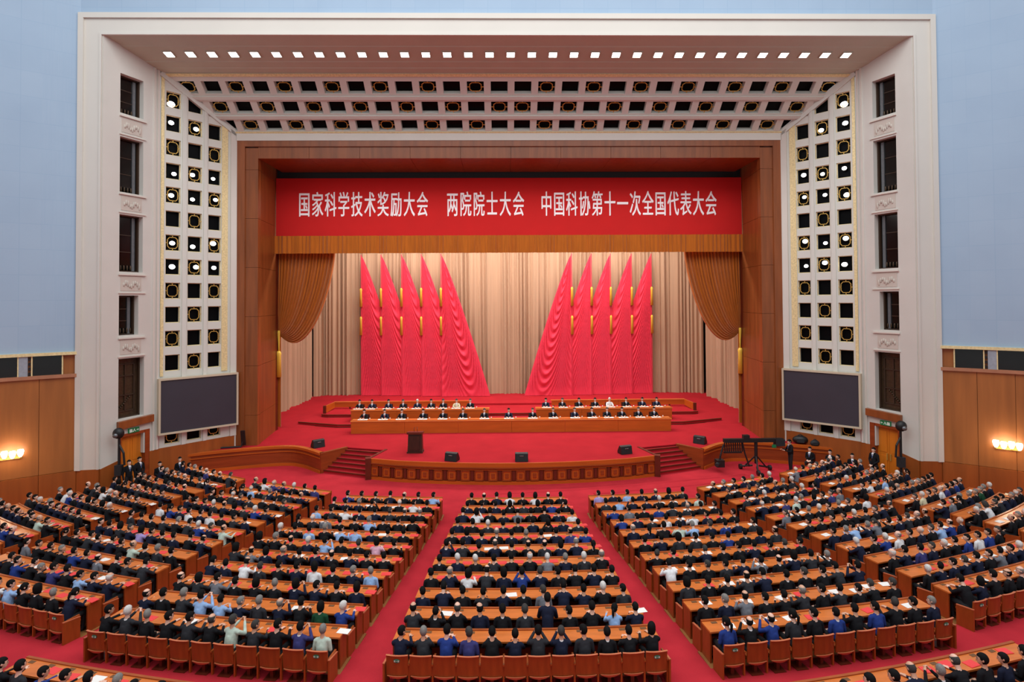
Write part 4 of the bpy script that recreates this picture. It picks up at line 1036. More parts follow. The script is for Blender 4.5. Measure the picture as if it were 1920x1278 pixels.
cb = MB(); V = curved_panel(CW, .775, .805, -.305, .05, .03); chair_rail = fixn(V.mesh('top_rail', 'chair_edge'))
ce = curved_panel(CW*.9, .31, .335, -.285, .03, .03, .04); chair_low = fixn(ce.mesh('lower_edge', 'chair_edge'))
cs = MB(); cs.box((0, .0, .42), (CW-.02, .42, .06)); chair_seat = fixn(cs.mesh('seat', 'chair_wood'))
ca = MB(); ca.box((0, -.06, .58), (.045, .42, .035)); ca.box((0, -.2, .29), (.04, .06, .57)); ca.box((0, .1, .49), (.04, .05, .17)); chair_arm = fixn(ca.mesh('armrest', 'desk_edge'))
cl = MB(); cl.box((0, -.12, .2), (.08, .1, .4)); cl.box((0, -.1, .02), (.3, .34, .04)); chair_leg = fixn(cl.mesh('pedestal', 'stage_wood_dark'))
sp_ = MB(); sp_.hexa([(-.02, -.3, 0), (.02, -.3, 0), (.02, .14, 0), (-.02, .14, 0), (-.02, -.3, .60), (.02, -.3, .60), (.02, .14, .54), (-.02, .14, .54)]); chair_side = fixn(sp_.mesh('end_panel', 'chair_wood'))
se = MB(); se.hexa([(-.024, -.3, .595), (.024, -.3, .595), (.024, .145, .535), (-.024, .145, .535), (-.024, -.3, .615), (.024, -.3, .615), (.024, .145, .555), (-.024, .145, .555)]); chair_cap = fixn(se.mesh('panel_cap', 'chair_edge'))
pl = MB(); pl.ell((0, 0, 0), (.075, .008, .045), 14, 8); plate_me = pl.mesh('number_plate', 'plate_green')
pn_ = MB()
for dx, ww in ((-.042, .03), (0, .018), (.042, .03)): pn_.box((dx, -.01, 0), (ww, .006, .035 if ww > .02 else .01))
plnum_me = pn_.mesh('plate_number', 'number_pale')
gm = MB(); gm.box((0, 0, 0), (.15, .09, .006)); grille_me = gm.mesh('speaker_grille', 'grille_dark')
bk = MB(); bk.box((0, 0, .004), (.29, .21, .008)); bk.box((0, 0, .0095), (.28, .2, .003)); book_me = bk.mesh('booklet', 'booklet_red')
pp = MB(); pp.add([(-.15, -.105, .001), (.15, -.105, .001), (.15, .105, .001), (-.15, .105, .001), (-.15, -.105, .006), (.15, -.105, .004), (.15, .105, .008), (-.15, .105, .003)], [(3, 2, 1, 0), (4, 5, 6, 7), (0, 1, 5, 4), (1, 2, 6, 5), (2, 3, 7, 6), (3, 0, 4, 7)])
paper_me = pp.mesh('paper', 'paper')
ROWS = block_rows(); SEATS = []
nm_row = lambda i, n: ('front row' if i == 0 else 'back row' if i == n-1 else '%s row' % ORD[i+1])
rowlabel = lambda nm, i, n: ('desk row behind the cross aisle, %s' % nm.split()[0]) if 'rear' in nm else '%s of the %s block' % (nm_row(i, n), nm)
for nm, side, i, n, a, b, sag in ROWS:
    L = (b-a).length; ns = max(5, round(L/(.53 if nm == 'central' else .57)))
    T = empty('desk_row'); p, tt, nn_ = rowpt(a, b, sag, .5); T.location = (p.x, p.y, floor_z(p.y-.4))
    tag(T, 'long curved wooden desk in the %s' % rowlabel(nm, i, n), 'desk', 'long desks of the audience')
    inv = Matrix.Translation(-T.location)
    def bld(mb, name, mt, parent=T, T=T, inv=inv):
        mb.v = [(x-T.location.x, y-T.location.y, z-T.location.z) for x, y, z in mb.v]
        return mb.build(name, mt, parent)
    bld(arcbox(a, b, sag, 0, 1, .0, .47, .735, .775, 10), 'desk_top', 'desk_wood')
    bld(arcbox(a, b, sag, 0, 1, -.035, .03, .60, .80, 10), 'front_ledge', 'desk_edge')
    bld(arcbox(a, b, sag, .0, 1, .03, .06, .08, .735, 10), 'modesty_panel', 'desk_edge')
    bld(arcbox(a, b, sag, .01, .99, .06, .36, .56, .58, 10), 'shelf', 'stage_wood_dark')
    ew = .045/L
    for t0 in (0, 1-ew): bld(arcbox(a, b, sag, t0, t0+ew, .0, .44, .0, .735, 1), 'end_panel', 'chair_wood')
    arcbox(a, b, sag, -.012, 1.012, -.05, 1.34, -.05, .012, 10).build('row_platform', 'floor_wood', FLOOR)
    for k in range(ns):
        t = (k+.5)/ns; p, tt, nn_ = rowpt(a, b, sag, t); q = p+nn_*.79
        SEATS.append(dict(blk=nm, side=side, row=i, nrow=n, k=k, n=ns, x=q.x, y=q.y, z=floor_z(p.y-.4), rz=math.atan2(tt.y, tt.x), desk=(p.x+nn_.x*.2, p.y+nn_.y*.2), mid=(p.x+nn_.x*.1, p.y+nn_.y*.1), dist=(Vector((q.x, q.y, 1.2))-CAM).length, T=T))
def visible(s):
    d = Vector((s['x'], s['y'], s['z']+1.1))-CAM; z = d.dot(Fv); px = 960+1065*d.dot(R2)/z; py = 542.7-1065*d.dot(U2)/z
    s['px'], s['py'] = px, py
    return -25 < px < 1945 and py < 1300
SEATS = [s for s in SEATS if visible(s)]
SEATS.sort(key=lambda s: s['dist'])
NEAR = SEATS[:300]; FAR = SEATS[300:]
OVER = {
    ('central', 7, 2): dict(cloth='white', hcol='black', hair='bob'),
    ('central', 2, 1): dict(cloth='white', hair='bob', hcol='black'),
    ('central', 0, 3): dict(cloth='white', hair='bob', hcol='black'),
    ('central', 4, 9): dict(cloth='royal blue', hcol='black'),
    ('central', 5, 8): dict(cloth='dark navy', hair='bald', hcol='grey', pose='read'),
    ('central', 6, 2): dict(hcol='white', hair='short', cloth='black'),
    ('central', 6, 6): dict(hcol='white', hair='short', cloth='grey'),
    ('central', 6, 8): dict(hcol='white', hair='short', cloth='charcoal'),
    ('central', 6, 5): dict(hcol='white', hair='bald', cloth='black'),
    ('central', 6, 1): dict(hcol='white', hair='short', cloth='dark navy'),
    ('central', 6, 7): dict(hcol='grey', hair='short', cloth='dark navy'),
    ('central', 6, 9): dict(hair='bald', hcol='grey', cloth='black'),
    ('central', 7, 1): dict(hair='bald', hcol='grey', cloth='dark navy'),
    ('central', 7, 5): dict(cloth='royal blue', hcol='black', hair='short'),
    ('central', 8, 9): dict(hcol='white', hair='short', cloth='black'),
    ('central', 9, 6): dict(pose='rise', cloth='dark navy', hcol='black', hair='short'),
    ('central', 9, 9): dict(cloth='pale blue', hcol='black', hair='tail'),
    ('central', 9, 5): dict(hcol='dark grey', cloth='charcoal'),
    ('central', 10, 0): dict(cloth='dark navy', hcol='black', pose='right'),
    ('central', 10, 1): dict(cloth='charcoal', hcol='grey', hair='short'),
    ('central', 10, 2): dict(cloth='royal blue', hcol='black', hair='short'),
    ('central', 10, 3): dict(cloth='indigo', hcol='dark grey', hair='short'),
    ('central', 10, 4): dict(cloth='black', hcol='black', hair='short'),
    ('central', 10, 5): dict(cloth='dark navy', hcol='black', hair='short'),
    ('central', 10, 6): dict(cloth='charcoal', hcol='black', pose='phone'),
    ('central', 10, 7): dict(cloth='dark navy', hcol='dark grey', pose='phone'),
    ('central', 10, 8): dict(cloth='charcoal', hcol='black'),
    ('central', 10, 9): dict(cloth='black', hcol='black', hair='short'),
    ('central', 10, 10): dict(cloth='black', hcol='black', hair='short'),
    ('central', 10, 11): dict(cloth='black', hcol='black', hair='bob'),
    ('left inner', 10, 0): dict(cloth='black', hcol='black', hair='short', pose='right'),
    ('left inner', 10, 1): dict(cloth='charcoal', hcol='white', hair='short', pose='phone'),
    ('left inner', 10, 2): dict(cloth='black', hcol='grey', hair='short'),
    ('left inner', 10, 3): dict(cloth='black', hcol='black', hair='short'),
    ('left inner', 10, 4): dict(cloth='charcoal', hcol='black', hair='short'),
    ('left inner', 10, 5): dict(cloth='black', hcol='dark grey', hair='bald'),
    ('left inner', 10, 6): dict(cloth='pale green', hcol='dark grey', hair='short', pose='phone'),
    ('left inner', 10, 7): dict(cloth='charcoal', hcol='dark grey', hair='short'),
    ('left inner', 10, 9): dict(cloth='indigo', hcol='black', hair='short', pose='phone'),
    ('left inner', 10, 10): dict(cloth='pale green', hcol='grey', hair='short', pose='lap'),
    ('left inner', 9, 9): dict(cloth='green', hcol='black', hair='bob', pose='lap'),
    ('left inner', 9, 2): dict(cloth='charcoal', hcol='grey'),
    ('left inner', 9, 3): dict(cloth='pale blue', hcol='black', pose='phone'),
    ('left inner', 9, 5): dict(hcol='grey', cloth='dark navy', hair='short'),
    ('left inner', 9, 7): dict(cloth='dark navy', hair='bald', hcol='grey', pose='phone'),
    ('left inner', 9, 10): dict(cloth='royal blue', hcol='white', hair='short'),
    ('left inner', 8, 2): dict(cloth='grey', hcol='black'),
    ('left inner', 7, 6): dict(cloth='white', hair='bob', hcol='black'),
    ('left inner', 7, 9): dict(cloth='pale blue', hcol='grey', hair='short'),
    ('left inner', 4, 4): dict(cloth='pale blue', hcol='black', hair='short'),
    ('left inner', 4, 5): dict(cloth='pale blue', hcol='black', hair='short'),
    ('left inner', 5, 4): dict(cloth='pale blue', hcol='black', pose='phone'),
    ('left inner', 5, 7): dict(cloth='pink', hcol='black', hair='bob'),
    ('left inner', 3, 5): dict(cloth='pale blue', hcol='grey'),
    ('left middle', 4, 5): dict(cloth='white', hcol='black'),
    ('left middle', 5, 8): dict(cloth='pale green', hcol='black'),
    ('left middle', 0, 1): dict(cloth='white', hair='bob', hcol='black'),
    ('left middle', 1, 2): dict(cloth='pale blue', hair='bald', hcol='white'),
    ('left middle', 3, 7): dict(cloth='royal blue', hcol='white', hair='short'),
    ('left middle', 5, 6): dict(cloth='royal blue', hcol='white', hair='short'),
    ('left middle', 6, 4): dict(cloth='lilac', hcol='black', hair='bob'),
    ('left middle', 7, 6): dict(cloth='pale green', hcol='dark grey'),
    ('left middle', 9, 8): dict(cloth='pale blue', hcol='black'),
    ('left middle', 8, 6): dict(cloth='grey', hcol='black'),
    ('left middle', 10, 10): dict(cloth='dark navy', hair='tail', hcol='black', pose='read'),
    ('right inner', 7, 0): dict(cloth='white', hcol='black', pose='read'),
    ('right inner', 7, 5): dict(cloth='grey', hcol='black', pose='phone'),
    ('right inner', 4, 3): dict(cloth='pale green', hcol='black'),
    ('right inner', 4, 4): dict(cloth='pale blue', hcol='grey', hair='short'),
    ('right inner', 3, 5): dict(cloth='white', hcol='black'),
    ('right inner', 0, 0): dict(cloth='lilac', hcol='black'),
    ('right inner', 0, 2): dict(cloth='pale blue', hcol='black'),
    ('right middle', 3, 3): dict(cloth='pale green', hcol='white', hair='short'),
    ('right middle', 4, 8): dict(cloth='white', hcol='black', hair='bob'),
    ('right middle', 7, 3): dict(cloth='white', hcol='grey', hair='bald'),
    ('right middle', 6, 4): dict(cloth='grey', hcol='dark grey', pose='read'),
    ('right outer', 5, 1): dict(cloth='cream', hcol='white', hair='short'),
    ('right outer', 5, 4): dict(cloth='white', hcol='grey'),
    ('right outer', 7, 2): dict(cloth='white', hcol='dark grey', pose='read'),
    ('right middle', 9, 0): dict(cloth='black', hcol='white', hair='short', pose='lap'),
    ('right inner', 10, 0): dict(cloth='royal blue', hcol='black', hair='tail'),
    ('right inner', 9, 1): dict(cloth='dark navy', hcol='grey', hair='short'),
    ('right inner', 10, 2): dict(cloth='royal blue', hcol='black', pose='phone'),
    ('right inner', 10, 3): dict(cloth='charcoal', hcol='black'),
}
def style(s):
    r = random.random
    key = (s['blk'], s['row'], s['k'])
    c = random.choices(['black', 'dark navy', 'charcoal', 'royal blue', 'pale blue', 'white', 'grey', 'pale green', 'indigo', 'lilac', 'green'], [46, 30, 13, 3, 1.6, 2.0, 2.0, .8, 1, .3, .2])[0]
    hc = random.choices(['black', 'dark grey', 'grey', 'white'], [80, 9, 7, 4] if s['blk'] not in ('right outer', 'right middle') else [52, 18, 17, 13])[0]
    ht = random.choices(['short', 'bald', 'bob', 'tail'], [80, 7, 9, 4] if hc == 'black' else [72, 28, 0, 0])[0]
    po = random.choices(['desk', 'lap', 'left', 'right', 'read', 'phone'], [32, 24, 14, 10, 15, 5])[0]
    if s['side'] == 'left' and r() < .4: po = 'right'
    if s['side'] == 'right' and r() < .4: po = 'left'
    st = dict(cloth=c, hcol=hc, hair=ht, pose=po)
    st.update(OVER.get(key, {}))
    return st
def seatlabel(s): 
    if 'rear' in s['blk']: return '%s from left behind the %s rear desk' % (ORD[s['k']+1], s['side'])
    return '%s from left, %s, %s block' % (ORD[s['k']+1], nm_row(s['row'], s['nrow']), s['blk'])
EMPTY = {('central', 9, 0)} if False else set()
POSEWORD = {'desk': '', 'lap': '', 'left': ' looking left', 'right': ' looking right', 'read': ' bent over reading', 'phone': ' with raised hands', 'stand': ' standing', 'rise': ' half risen'}
for s in NEAR:
    st = style(s); key = (s['blk'], s['row'], s['k'])
    # chair
    ch = empty('theatre_chair', (s['x'], s['y'], s['z']+.012), s['rz']); tag(ch, 'wooden theatre chair, %s' % seatlabel(s), 'chair', 'theatre chairs in rows')
    br = obj('backrest', chair_back, ch); obj('top_rail', chair_rail, br); obj('lower_edge', chair_low, br)
    obj('seat', chair_seat, ch); obj('pedestal', chair_leg, ch)
    obj('armrest', chair_arm, ch, Matrix.Translation((.265, 0, 0)))
    if s['k'] == 0 or s['k'] == s['n']-1:
        sg = -1 if s['k'] == 0 else 1
        sd_ = obj('end_panel', chair_side, ch, Matrix.Translation((sg*.30, 0, 0))); obj('panel_cap', chair_cap, sd_)
        if s['row'] == s['nrow']-1:
            pz = obj('number_plate', plate_me, br, Matrix.Translation((0, -.302, .68))); obj('plate_number', plnum_me, pz)
    if st.get('empty'): continue
    po = st['pose']; sc = random.uniform(.89, .97) if po != 'rise' else .98
    lab = '%s-haired person in %s%s, %s' % (('black' if st['hcol'] == 'black' else st['hcol'].replace(' ', '-')) , st['cloth'], POSEWORD[po], seatlabel(s))
    person(po, (s['x'], s['y'], s['z']+.012-(0 if sc > 1 else 0)), s['rz']+random.uniform(-.12, .12), sc, st['cloth'], st['hair'], st['hcol'], lab, 'seated delegates in the hall',
           skin=random.choice(['skin', 'skin_pale']), collar=st['cloth'] in ('black', 'dark navy', 'charcoal', 'royal blue', 'indigo', 'grey') and random.random() < .75)
    # small grille set into the desk before each seat
    g = obj('speaker_grille', grille_me, s['T'], Matrix.Translation((s['mid'][0]-s['T'].location.x, s['mid'][1]-s['T'].location.y, s['z']+.778-s['T'].location.z)) @ Matrix.Rotation(s['rz'], 4, 'Z'))
# things on the desks
def litter(s):
    b, i = s['blk'], s['row']; r = random.random()
    if b == 'central': return 'red' if (i < 7 and r < .78) or (i == 7 and s['k'] < 3) else ('paper' if r > .93 else None)
    if b == 'left inner': return 'red' if r < (.55 if i < 9 else .25) else ('paper' if r > .9 else None)
    if b in ('left middle', 'left outer'): return 'red' if r < .4 else ('paper' if r > .85 else None)
    if b == 'right inner': return 'red' if r < .14 else ('paper' if r > (.62 if i > 6 else .8) else None)
    if b in ('right middle', 'right outer'): return 'red' if r < .2 else ('paper' if r > .72 else 'cream' if r > .66 else None)
    return 'red' if r < .4 else ('paper' if r > .8 else None)
nlit = 0; farlit = []
for s in SEATS:
    kd = litter(s)
    if not kd: continue
    off = Vector((math.cos(s['rz']), math.sin(s['rz'])))*random.uniform(.2, .3)+Vector((-math.sin(s['rz']), math.cos(s['rz'])))*random.uniform(-.12, .02)
    loc = (s['desk'][0]+off.x, s['desk'][1]+off.y, s['z']+.776); rz = s['rz']+random.uniform(-.2, .2)
    if nlit < 170 and s in NEAR or nlit < 190:
        nlit += 1
        if kd == 'red': o = obj('booklet', book_me); tag(o, 'red booklet on desk beside seat %s' % seatlabel(s), 'booklet', 'red booklets on the desks')
        else:
            o = obj('paper_sheet', paper_me); tag(o, '%s paper sheet on desk beside seat %s' % ('cream' if kd == 'cream' else 'white', seatlabel(s)), 'paper', 'papers on the desks')
            if kd == 'cream': o.material_slots[0].link = 'OBJECT'; o.material_slots[0].material = M('paper_cream')
        o.location = loc; o.rotation_euler = (0, 0, rz)
    else: farlit.append((kd, loc, rz))
# ------------------------------------------------------------------ the far crowd, far chairs and far papers, each as one object
class Bulk:
    def __init__(s, mats): s.V = []; s.L = []; s.C = []; s.M = []; s.n = 0; s.mats = mats; s.ix = {m: k for k, m in enumerate(mats)}
    def add(s, me, mw, remap):
        nv = len(me.vertices); v = np.zeros(nv*3, np.float32); me.vertices.foreach_get('co', v); v = v.reshape(-1, 3)
        A_ = np.array(mw); v = v @ A_[:3, :3].T+A_[:3, 3]
        nl = len(me.loops); l = np.zeros(nl, np.int32); me.loops.foreach_get('vertex_index', l)
        npg = len(me.polygons); c = np.zeros(npg, np.int32); me.polygons.foreach_get('loop_total', c); mi = np.zeros(npg, np.int32); me.polygons.foreach_get('material_index', mi)
        rm = np.array([s.ix[q] for q in remap], np.int32)
        s.V.append(v); s.L.append(l+s.n); s.C.append(c); s.M.append(rm[mi]); s.n += nv
    def build(s, name, smooth=True):
        V = np.concatenate(s.V); L = np.concatenate(s.L); C = np.concatenate(s.C); Mi = np.concatenate(s.M)
        me = bpy.data.meshes.new(name); me.vertices.add(len(V)); me.vertices.foreach_set('co', V.ravel().astype(np.float32))
        me.loops.add(len(L)); me.loops.foreach_set('vertex_index', L); me.polygons.add(len(C))
        me.polygons.foreach_set('loop_start', np.concatenate([[0], np.cumsum(C)[:-1]]).astype(np.int32)); me.polygons.foreach_set('loop_total', C)
        for m in s.mats: me.materials.append(M(m))
        me.polygons.foreach_set('material_index', Mi); me.polygons.foreach_set('use_smooth', [smooth]*len(C)); me.update(calc_edges=True); me.validate()
        return obj(name, me)
BM = ['skin', 'skin_pale', 'trousers', 'shoe', 'feature_dark', 'lips']+['cloth_'+k for k in CLOTH]+['hair_'+k for k in HAIRC]
crowd = Bulk(BM); chairs = Bulk(['chair_wood', 'chair_edge', 'desk_edge', 'stage_wood_dark']); papers = Bulk(['booklet_red', 'paper', 'paper_cream'])
for s in FAR:
    st = style(s); mw = Matrix.Translation((s['x'], s['y'], s['z']+.012)) @ Matrix.Rotation(s['rz']+random.uniform(-.12, .12), 4, 'Z') @ Matrix.Scale(.93, 4); cw = Matrix.Translation((s['x'], s['y'], s['z']+.012)) @ Matrix.Rotation(s['rz'], 4, 'Z')
    hi, lo, HM = POSE[st['pose']]
    crowd.add(lo, mw, [random.choice(['skin', 'skin_pale']), 'cloth_'+st['cloth'], 'trousers', 'shoe']); crowd.add(HAIR[st['hair']][1], mw @ HM, ['hair_'+st['hcol']])
    if random.random() < .7: hd = HM.to_translation(); crowd.add(COLLAR, mw @ Matrix.Translation((0, hd.y-.03, hd.z-.225)), ['cloth_white'])
    for me, mm in ((chair_back, 'chair_wood'), (chair_rail, 'chair_edge'), (chair_seat, 'chair_wood'), (chair_leg, 'stage_wood_dark')): chairs.add(me, cw, [mm])
    chairs.add(chair_arm, cw @ Matrix.Translation((.265, 0, 0)), ['desk_edge'])
    if s['k'] == 0 or s['k'] == s['n']-1: chairs.add(chair_side, cw @ Matrix.Translation(((-1 if s['k'] == 0 else 1)*.3, 0, 0)), ['chair_wood'])
for kd, loc, rz in farlit:
    papers.add(book_me if kd == 'red' else paper_me, Matrix.Translation(loc) @ Matrix.Rotation(rz, 4, 'Z'), ['booklet_red' if kd == 'red' else 'paper' if kd == 'paper' else 'paper_cream'])
tag(crowd.build('seated_crowd'), 'crowd of seated people in dark suits filling the far rows', 'crowd', None, 'stuff')
tag(chairs.build('far_chairs', False), 'wooden chairs under the crowd in the far rows', 'chairs', None, 'stuff')
if farlit: tag(papers.build('far_papers', False), 'booklets and papers scattered on the far desks', 'papers', None, 'stuff')

# ------------------------------------------------------------------ presidium members on the stage
ps = MB(); ps.box((0, 0, .006), (.62, .3, .012)); pset_me = ps.mesh('document', 'paper')
pc = MB(); pc.box((0, 0, .45), (.5, .48, .08)); pc.box((0, -.24, .72), (.5, .07, .5)); pc.box((0, 0, .2), (.44, .4, .4)); pchair_me = fixn(pc.mesh('chair_body', 'stage_wood_dark'))
pa = MB(); pa.box((-.28, 0, .62), (.05, .44, .05)); pa.box((.28, 0, .62), (.05, .44, .05)); parm_me = pa.mesh('chair_arms', 'stage_wood_dark')
cupm = MB(); cupm.tube([(0, 0, 0), (0, 0, .08), (0, 0, .085), (0, 0, .11)], [.035, .042, .044, .012], 10); cup_me = cupm.mesh('teacup', 'porcelain', True)
FR = [-9.62, -8.32, -7.17, -5.77, -4.47, -3.16, -1.76, -.17, 1.38, 2.72, 4.14, 5.27, 6.33, 7.29, 8.39, 9.42]
BL = [-10.58, -9.73, -8.58, -7.57, -6.57, -5.6, -4.74, -3.81, -2.84]; BR = [2.48, 3.64, 4.77, 5.93, 6.95, 8.11, 9.28, 10.3]
def presidium(xs, y, z, what):
    for k, x in enumerate(xs):
        cl, hc, fr = random.choice(['black', 'black', 'dark navy']), random.choice(['black', 'black', 'dark grey']), 'tie_blue'
        if what.startswith('front') and k in (0, 1): fr = 'tie_red'
        if what.startswith('left') and k == 7: cl, fr = 'cream', None
        if what.startswith('left') and k == 4: hc = 'white'; cl = 'dark navy'
        if what.startswith('right') and k == 4: cl, hc, fr = 'white', 'white', None
        lab = '%s person with %s hair at the %s presidium desk, %s from left' % ({'black': 'dark-suited', 'dark navy': 'navy-suited', 'cream': 'cream-jacketed', 'white': 'white-shirted'}[cl], hc, what, ORD[k+1])
        # chair
        c = empty('presidium_chair', (x, y, z), PI); tag(c, 'dark chair of the %s person from left at the %s presidium desk' % (ORD[k+1], what), 'chair', 'presidium chairs')
        obj('chair_body', pchair_me, c); obj('chair_arms', parm_me, c)
        person('presid', (x, y-.02, z), PI+random.uniform(-.2, .2), 1.03, cl, 'short', hc, lab, 'presidium members on the stage', front=fr if fr else '', skin='skin_pale')
        d = obj('document', pset_me); d.location = (x, y-.62, z+.786); d.rotation_euler = (0, 0, random.uniform(-.1, .1)); tag(d, 'white papers before the %s person from left at the %s presidium desk' % (ORD[k+1], what), 'paper', 'papers on the presidium desks')
        cu = obj('teacup', cup_me); cu.location = (x+.45, y-.6, z+.786); tag(cu, 'white lidded teacup beside the %s person from left at the %s presidium desk' % (ORD[k+1], what), 'cup', 'teacups on the presidium desks')
SHIRT[''] = SHIRT[None]
presidium(FR, .62, ZS, 'front'); presidium(BL, 3.2, 1.22, 'left rear'); presidium(BR, 3.2, 1.22, 'right rear')

# ------------------------------------------------------------------ people by the doors, camera stands and crane
def at(nm_, pose, x, y, rz, label, hair='short', cloth='black', z=None):
    return person(pose, (x, y, floor_z(y) if z is None else z), rz, 1.0, cloth, hair, 'black', label, 'staff beside the walls', front='tie_blue', skin='skin_pale')
at('', 'stand_front', -18.85, -8.0, -1.9, 'dark-suited person standing before the left side door by the camera stand')
at('', 'stand', -19.0, -8.55, -2.2, 'person in black standing behind the left camera stand')
chm = MB(); chm.box((0, 0, .45), (.44, .42, .06)); chm.box((0, -.2, .7), (.44, .05, .45))
for dx in (-.19, .19):
    for dy in (-.18, .18): chm.box((dx, dy, .22), (.04, .04, .44))
stool = fixn(chm.mesh('side_chair', 'stage_wood_dark'))
def seated_staff(x, y, rz, label, where):
    c = obj('side_chair', stool); c.location = (x, y, floor_z(y)); c.rotation_euler = (0, 0, rz); tag(c, 'plain dark wooden chair of %s' % where, 'chair', 'chairs of the staff by the doors')
    at('', 'lap', x, y, rz, label)
seated_staff(-18.3, -7.2, -2.5, 'dark-suited person seated by the left door, nearer the door', 'the seated person nearer the left door')
seated_staff(-17.75, -6.35, -2.6, 'dark-suited person with tie seated by the left door, nearer the stage', 'the seated person by the left door nearer the stage')
seated_staff(16.5, -5.55, 2.4, 'dark-suited person seated by the right door, nearest the stage', 'the seated person by the right door nearest the stage')
seated_staff(17.25, -6.2, 2.5, 'dark-suited person seated second from the stage by the right door', 'the second seated person by the right door')
seated_staff(18.0, -6.95, 2.6, 'person in black seated third from the stage by the right door', 'the third seated person by the right door')
at('', 'stand_front', 18.75, -7.6, 1.9, 'dark-suited person standing before the right side door')
for sx, side in SIDES:
    x, y = sx*19.35, -8.75
    T = empty('camera_stand', (x, y, floor_z(y))); tag(T, 'tall black camera stand in the %s corner beside the door' % side, 'stand')
    MB().tube([(0, 0, 0), (0, 0, 2.9)], .06, 10).build('column', 'black', T)
    for k in range(3):
        a_ = k*2*PI/3+.4; MB().tube([(0, 0, .9), (math.cos(a_)*.45, math.sin(a_)*.45, .02)], .03, 8).build('leg', 'black', T)
    MB().tube([(0, 0, 2.6), (-sx*.25, -.05, 2.2), (-sx*.3, -.05, 1.6)], .05, 8).build('arm', 'black', T)
    MB().ell((0, -.05, 3.15), (.26, .22, .27), 14, 10).build('camera_head', 'black', T, True)
    MB().tube([(0, -.15, 3.1), (0, -.34, 3.08)], .1, 12).build('lens', 'metal_grey', T, True)
    MB().box((0, 0, 1.35), (.3, .25, .5)).build('control_box', 'black_grille', T)
# crane with operator
jx, jy = 13.45, -5.6; jz = floor_z(jy)
T = empty('camera_crane', (jx, jy, jz)); tag(T, 'black camera crane standing on the red carpet before the right stage wall', 'crane')
MB().tube([(0, 0, .45), (0, 0, 1.6)], .09, 10).build('column', 'black', T)
for k in range(3):
    a_ = k*2*PI/3+.3; MB().tube([(0, 0, .9), (math.cos(a_)*.7, math.sin(a_)*.6, .15)], .04, 8).build('tripod_leg', 'black', T)
    w_ = MB(); w_.tube([(math.cos(a_)*.9-.07, math.sin(a_)*.75, .14), (math.cos(a_)*.9+.07, math.sin(a_)*.75, .14)], .14, 14); w_.build('wheel', 'black', T)
    MB().tube([(math.cos(a_)*.2, math.sin(a_)*.2, .3), (math.cos(a_)*.9, math.sin(a_)*.75, .16)], .05, 8).build('dolly_arm', 'black', T)
MB().box((-.15, 0, 1.72), (3.3, .22, .2)).build('boom', 'black', T)
for k in range(9): MB().tube([(-1.75+k*.12, 0, 1.62), (-1.72+k*.12, 0, 1.1)], .035, 6).build('cable_loop', 'black', T)
MB().box((-1.3, 0, 1.07), (1.0, .1, .08)).build('lower_boom', 'black', T)
MB().tube([(-.75, 0, 1.6), (-.62, 0, 1.0), (-.4, -.05, .3)], .045, 8).build('sling', 'black', T)
MB().tube([(-1.8, 0, 1.5), (-2.0, -.05, .9), (-2.05, -.05, .6)], .05, 8).build('camera_neck', 'black', T)
MB().box((-2.05, -.05, .5), (.42, .4, .38)).build('remote_camera', 'black', T)
MB().tube([(-2.2, -.2, .5), (-2.35, -.42, .48)], .1, 12).build('camera_lens', 'black_grille', T)
MB().box((-.55, 0, 1.92), (.34, .24, .2)).build('head_box', 'black', T)
MB().box((1.3, 0, 1.6), (.5, .36, .36)).build('counterweight', 'black_grille', T)
MB().box((.95, -.14, 1.42), (.22, .05, .16)).build('viewfinder', 'sign_green', T)
at('', 'operate', jx+1.85, jy-.15, PI/2, 'person in black standing at the camera crane, operating it', cloth='black')
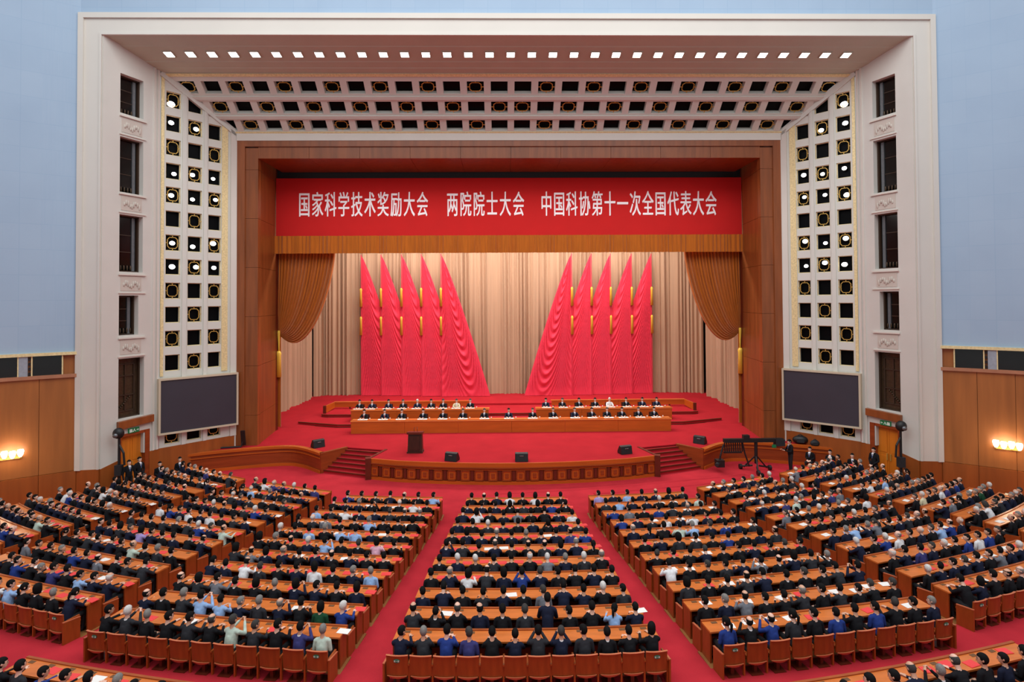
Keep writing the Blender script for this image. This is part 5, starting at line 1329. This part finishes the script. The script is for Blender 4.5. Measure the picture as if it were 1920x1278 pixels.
# kit on the right wing of the stage
def bag(x, y, z, rz, w_, h_, mt, label):
    T = empty('equipment_bag', (x, y, z), rz); tag(T, label, 'bag')
    MB().ell((0, 0, h_*.48), (w_, w_*.55, h_*.5), 14, 10).build('bag_body', mt, T, True)
    MB().tube([(-w_*.5, 0, h_*.85), (0, 0, h_*1.12), (w_*.5, 0, h_*.85)], .025, 8).build('bag_handle', 'black_grille', T)
    MB().box((0, -w_*.5, h_*.45), (w_*.9, .06, h_*.4)).build('bag_pocket', 'black_grille', T)
bag(16.75, -4.05, ZS, -.4, .42, .5, 'black', 'large black equipment bag on the right stage wing')
bag(17.3, -4.6, ZS, -.2, .26, .36, 'charcoal_bag' if 'charcoal_bag' in MATS else 'black_grille', 'smaller grey equipment bag on the right stage wing')
T = empty('video_camera', (15.4, -4.1, ZS), .3); tag(T, 'small video camera lying on the right stage wing edge', 'camera')
MB().box((0, 0, .12), (.4, .2, .22)).build('camera_body', 'black', T); MB().tube([(.2, 0, .13), (.34, 0, .13)], .08, 12).build('lens', 'metal_grey', T)
T = empty('music_stand', (-15.75, -3.62, ZS), .15); tag(T, 'black folding stand leaning on the left stage wing by the column', 'stand')
MB().box((.1, 0, .55), (.24, .08, .9), 0, 0, .25).build('desk_plate', 'black', T); MB().tube([(0, 0, .05), (-1.2, -.1, .05)], .05, 8).build('folded_leg', 'black', T); MB().tube([(0, 0, .05), (.1, .1, .6)], .04, 8).build('column', 'black', T)
# low red cable covers across the carpet before the stage
for pts, lb in (([(-.9, -8.83), (2.5, -8.38), (6.2, -7.66), (10.8, -6.6), (12.6, -6.1)], 'longer red cable cover on the carpet, nearer the stage'),
                ([(4.0, -9.0), (6.0, -8.5), (8.3, -8.0), (10.4, -7.5), (12.4, -6.7)], 'shorter red cable cover on the carpet, nearer the seats')):
    sm_ = smooth(pts, 5); x0, y0 = sm_[0]
    T = empty('cable_cover', (x0, y0, floor_z(-9))); tag(T, lb, 'cable cover')
    mb = MB(); prof = [(-.09, 0), (-.04, .035), (.04, .035), (.09, 0)]; G = []
    for i, p in enumerate(sm_):
        a = Vector(sm_[max(i-1, 0)]); b = Vector(sm_[min(i+1, len(sm_)-1)]); t = (b-a).normalized(); n = Vector((-t.y, t.x))
        G.append([(p[0]-x0+n.x*o_, p[1]-y0+n.y*o_, z_+.001) for o_, z_ in prof])
    mb.grid(G).build('ridge', 'carpet', T, False, False)
    MB().box((0, 0, .02), (.16, .2, .03), .2).build('end_cap', 'carpet', T)
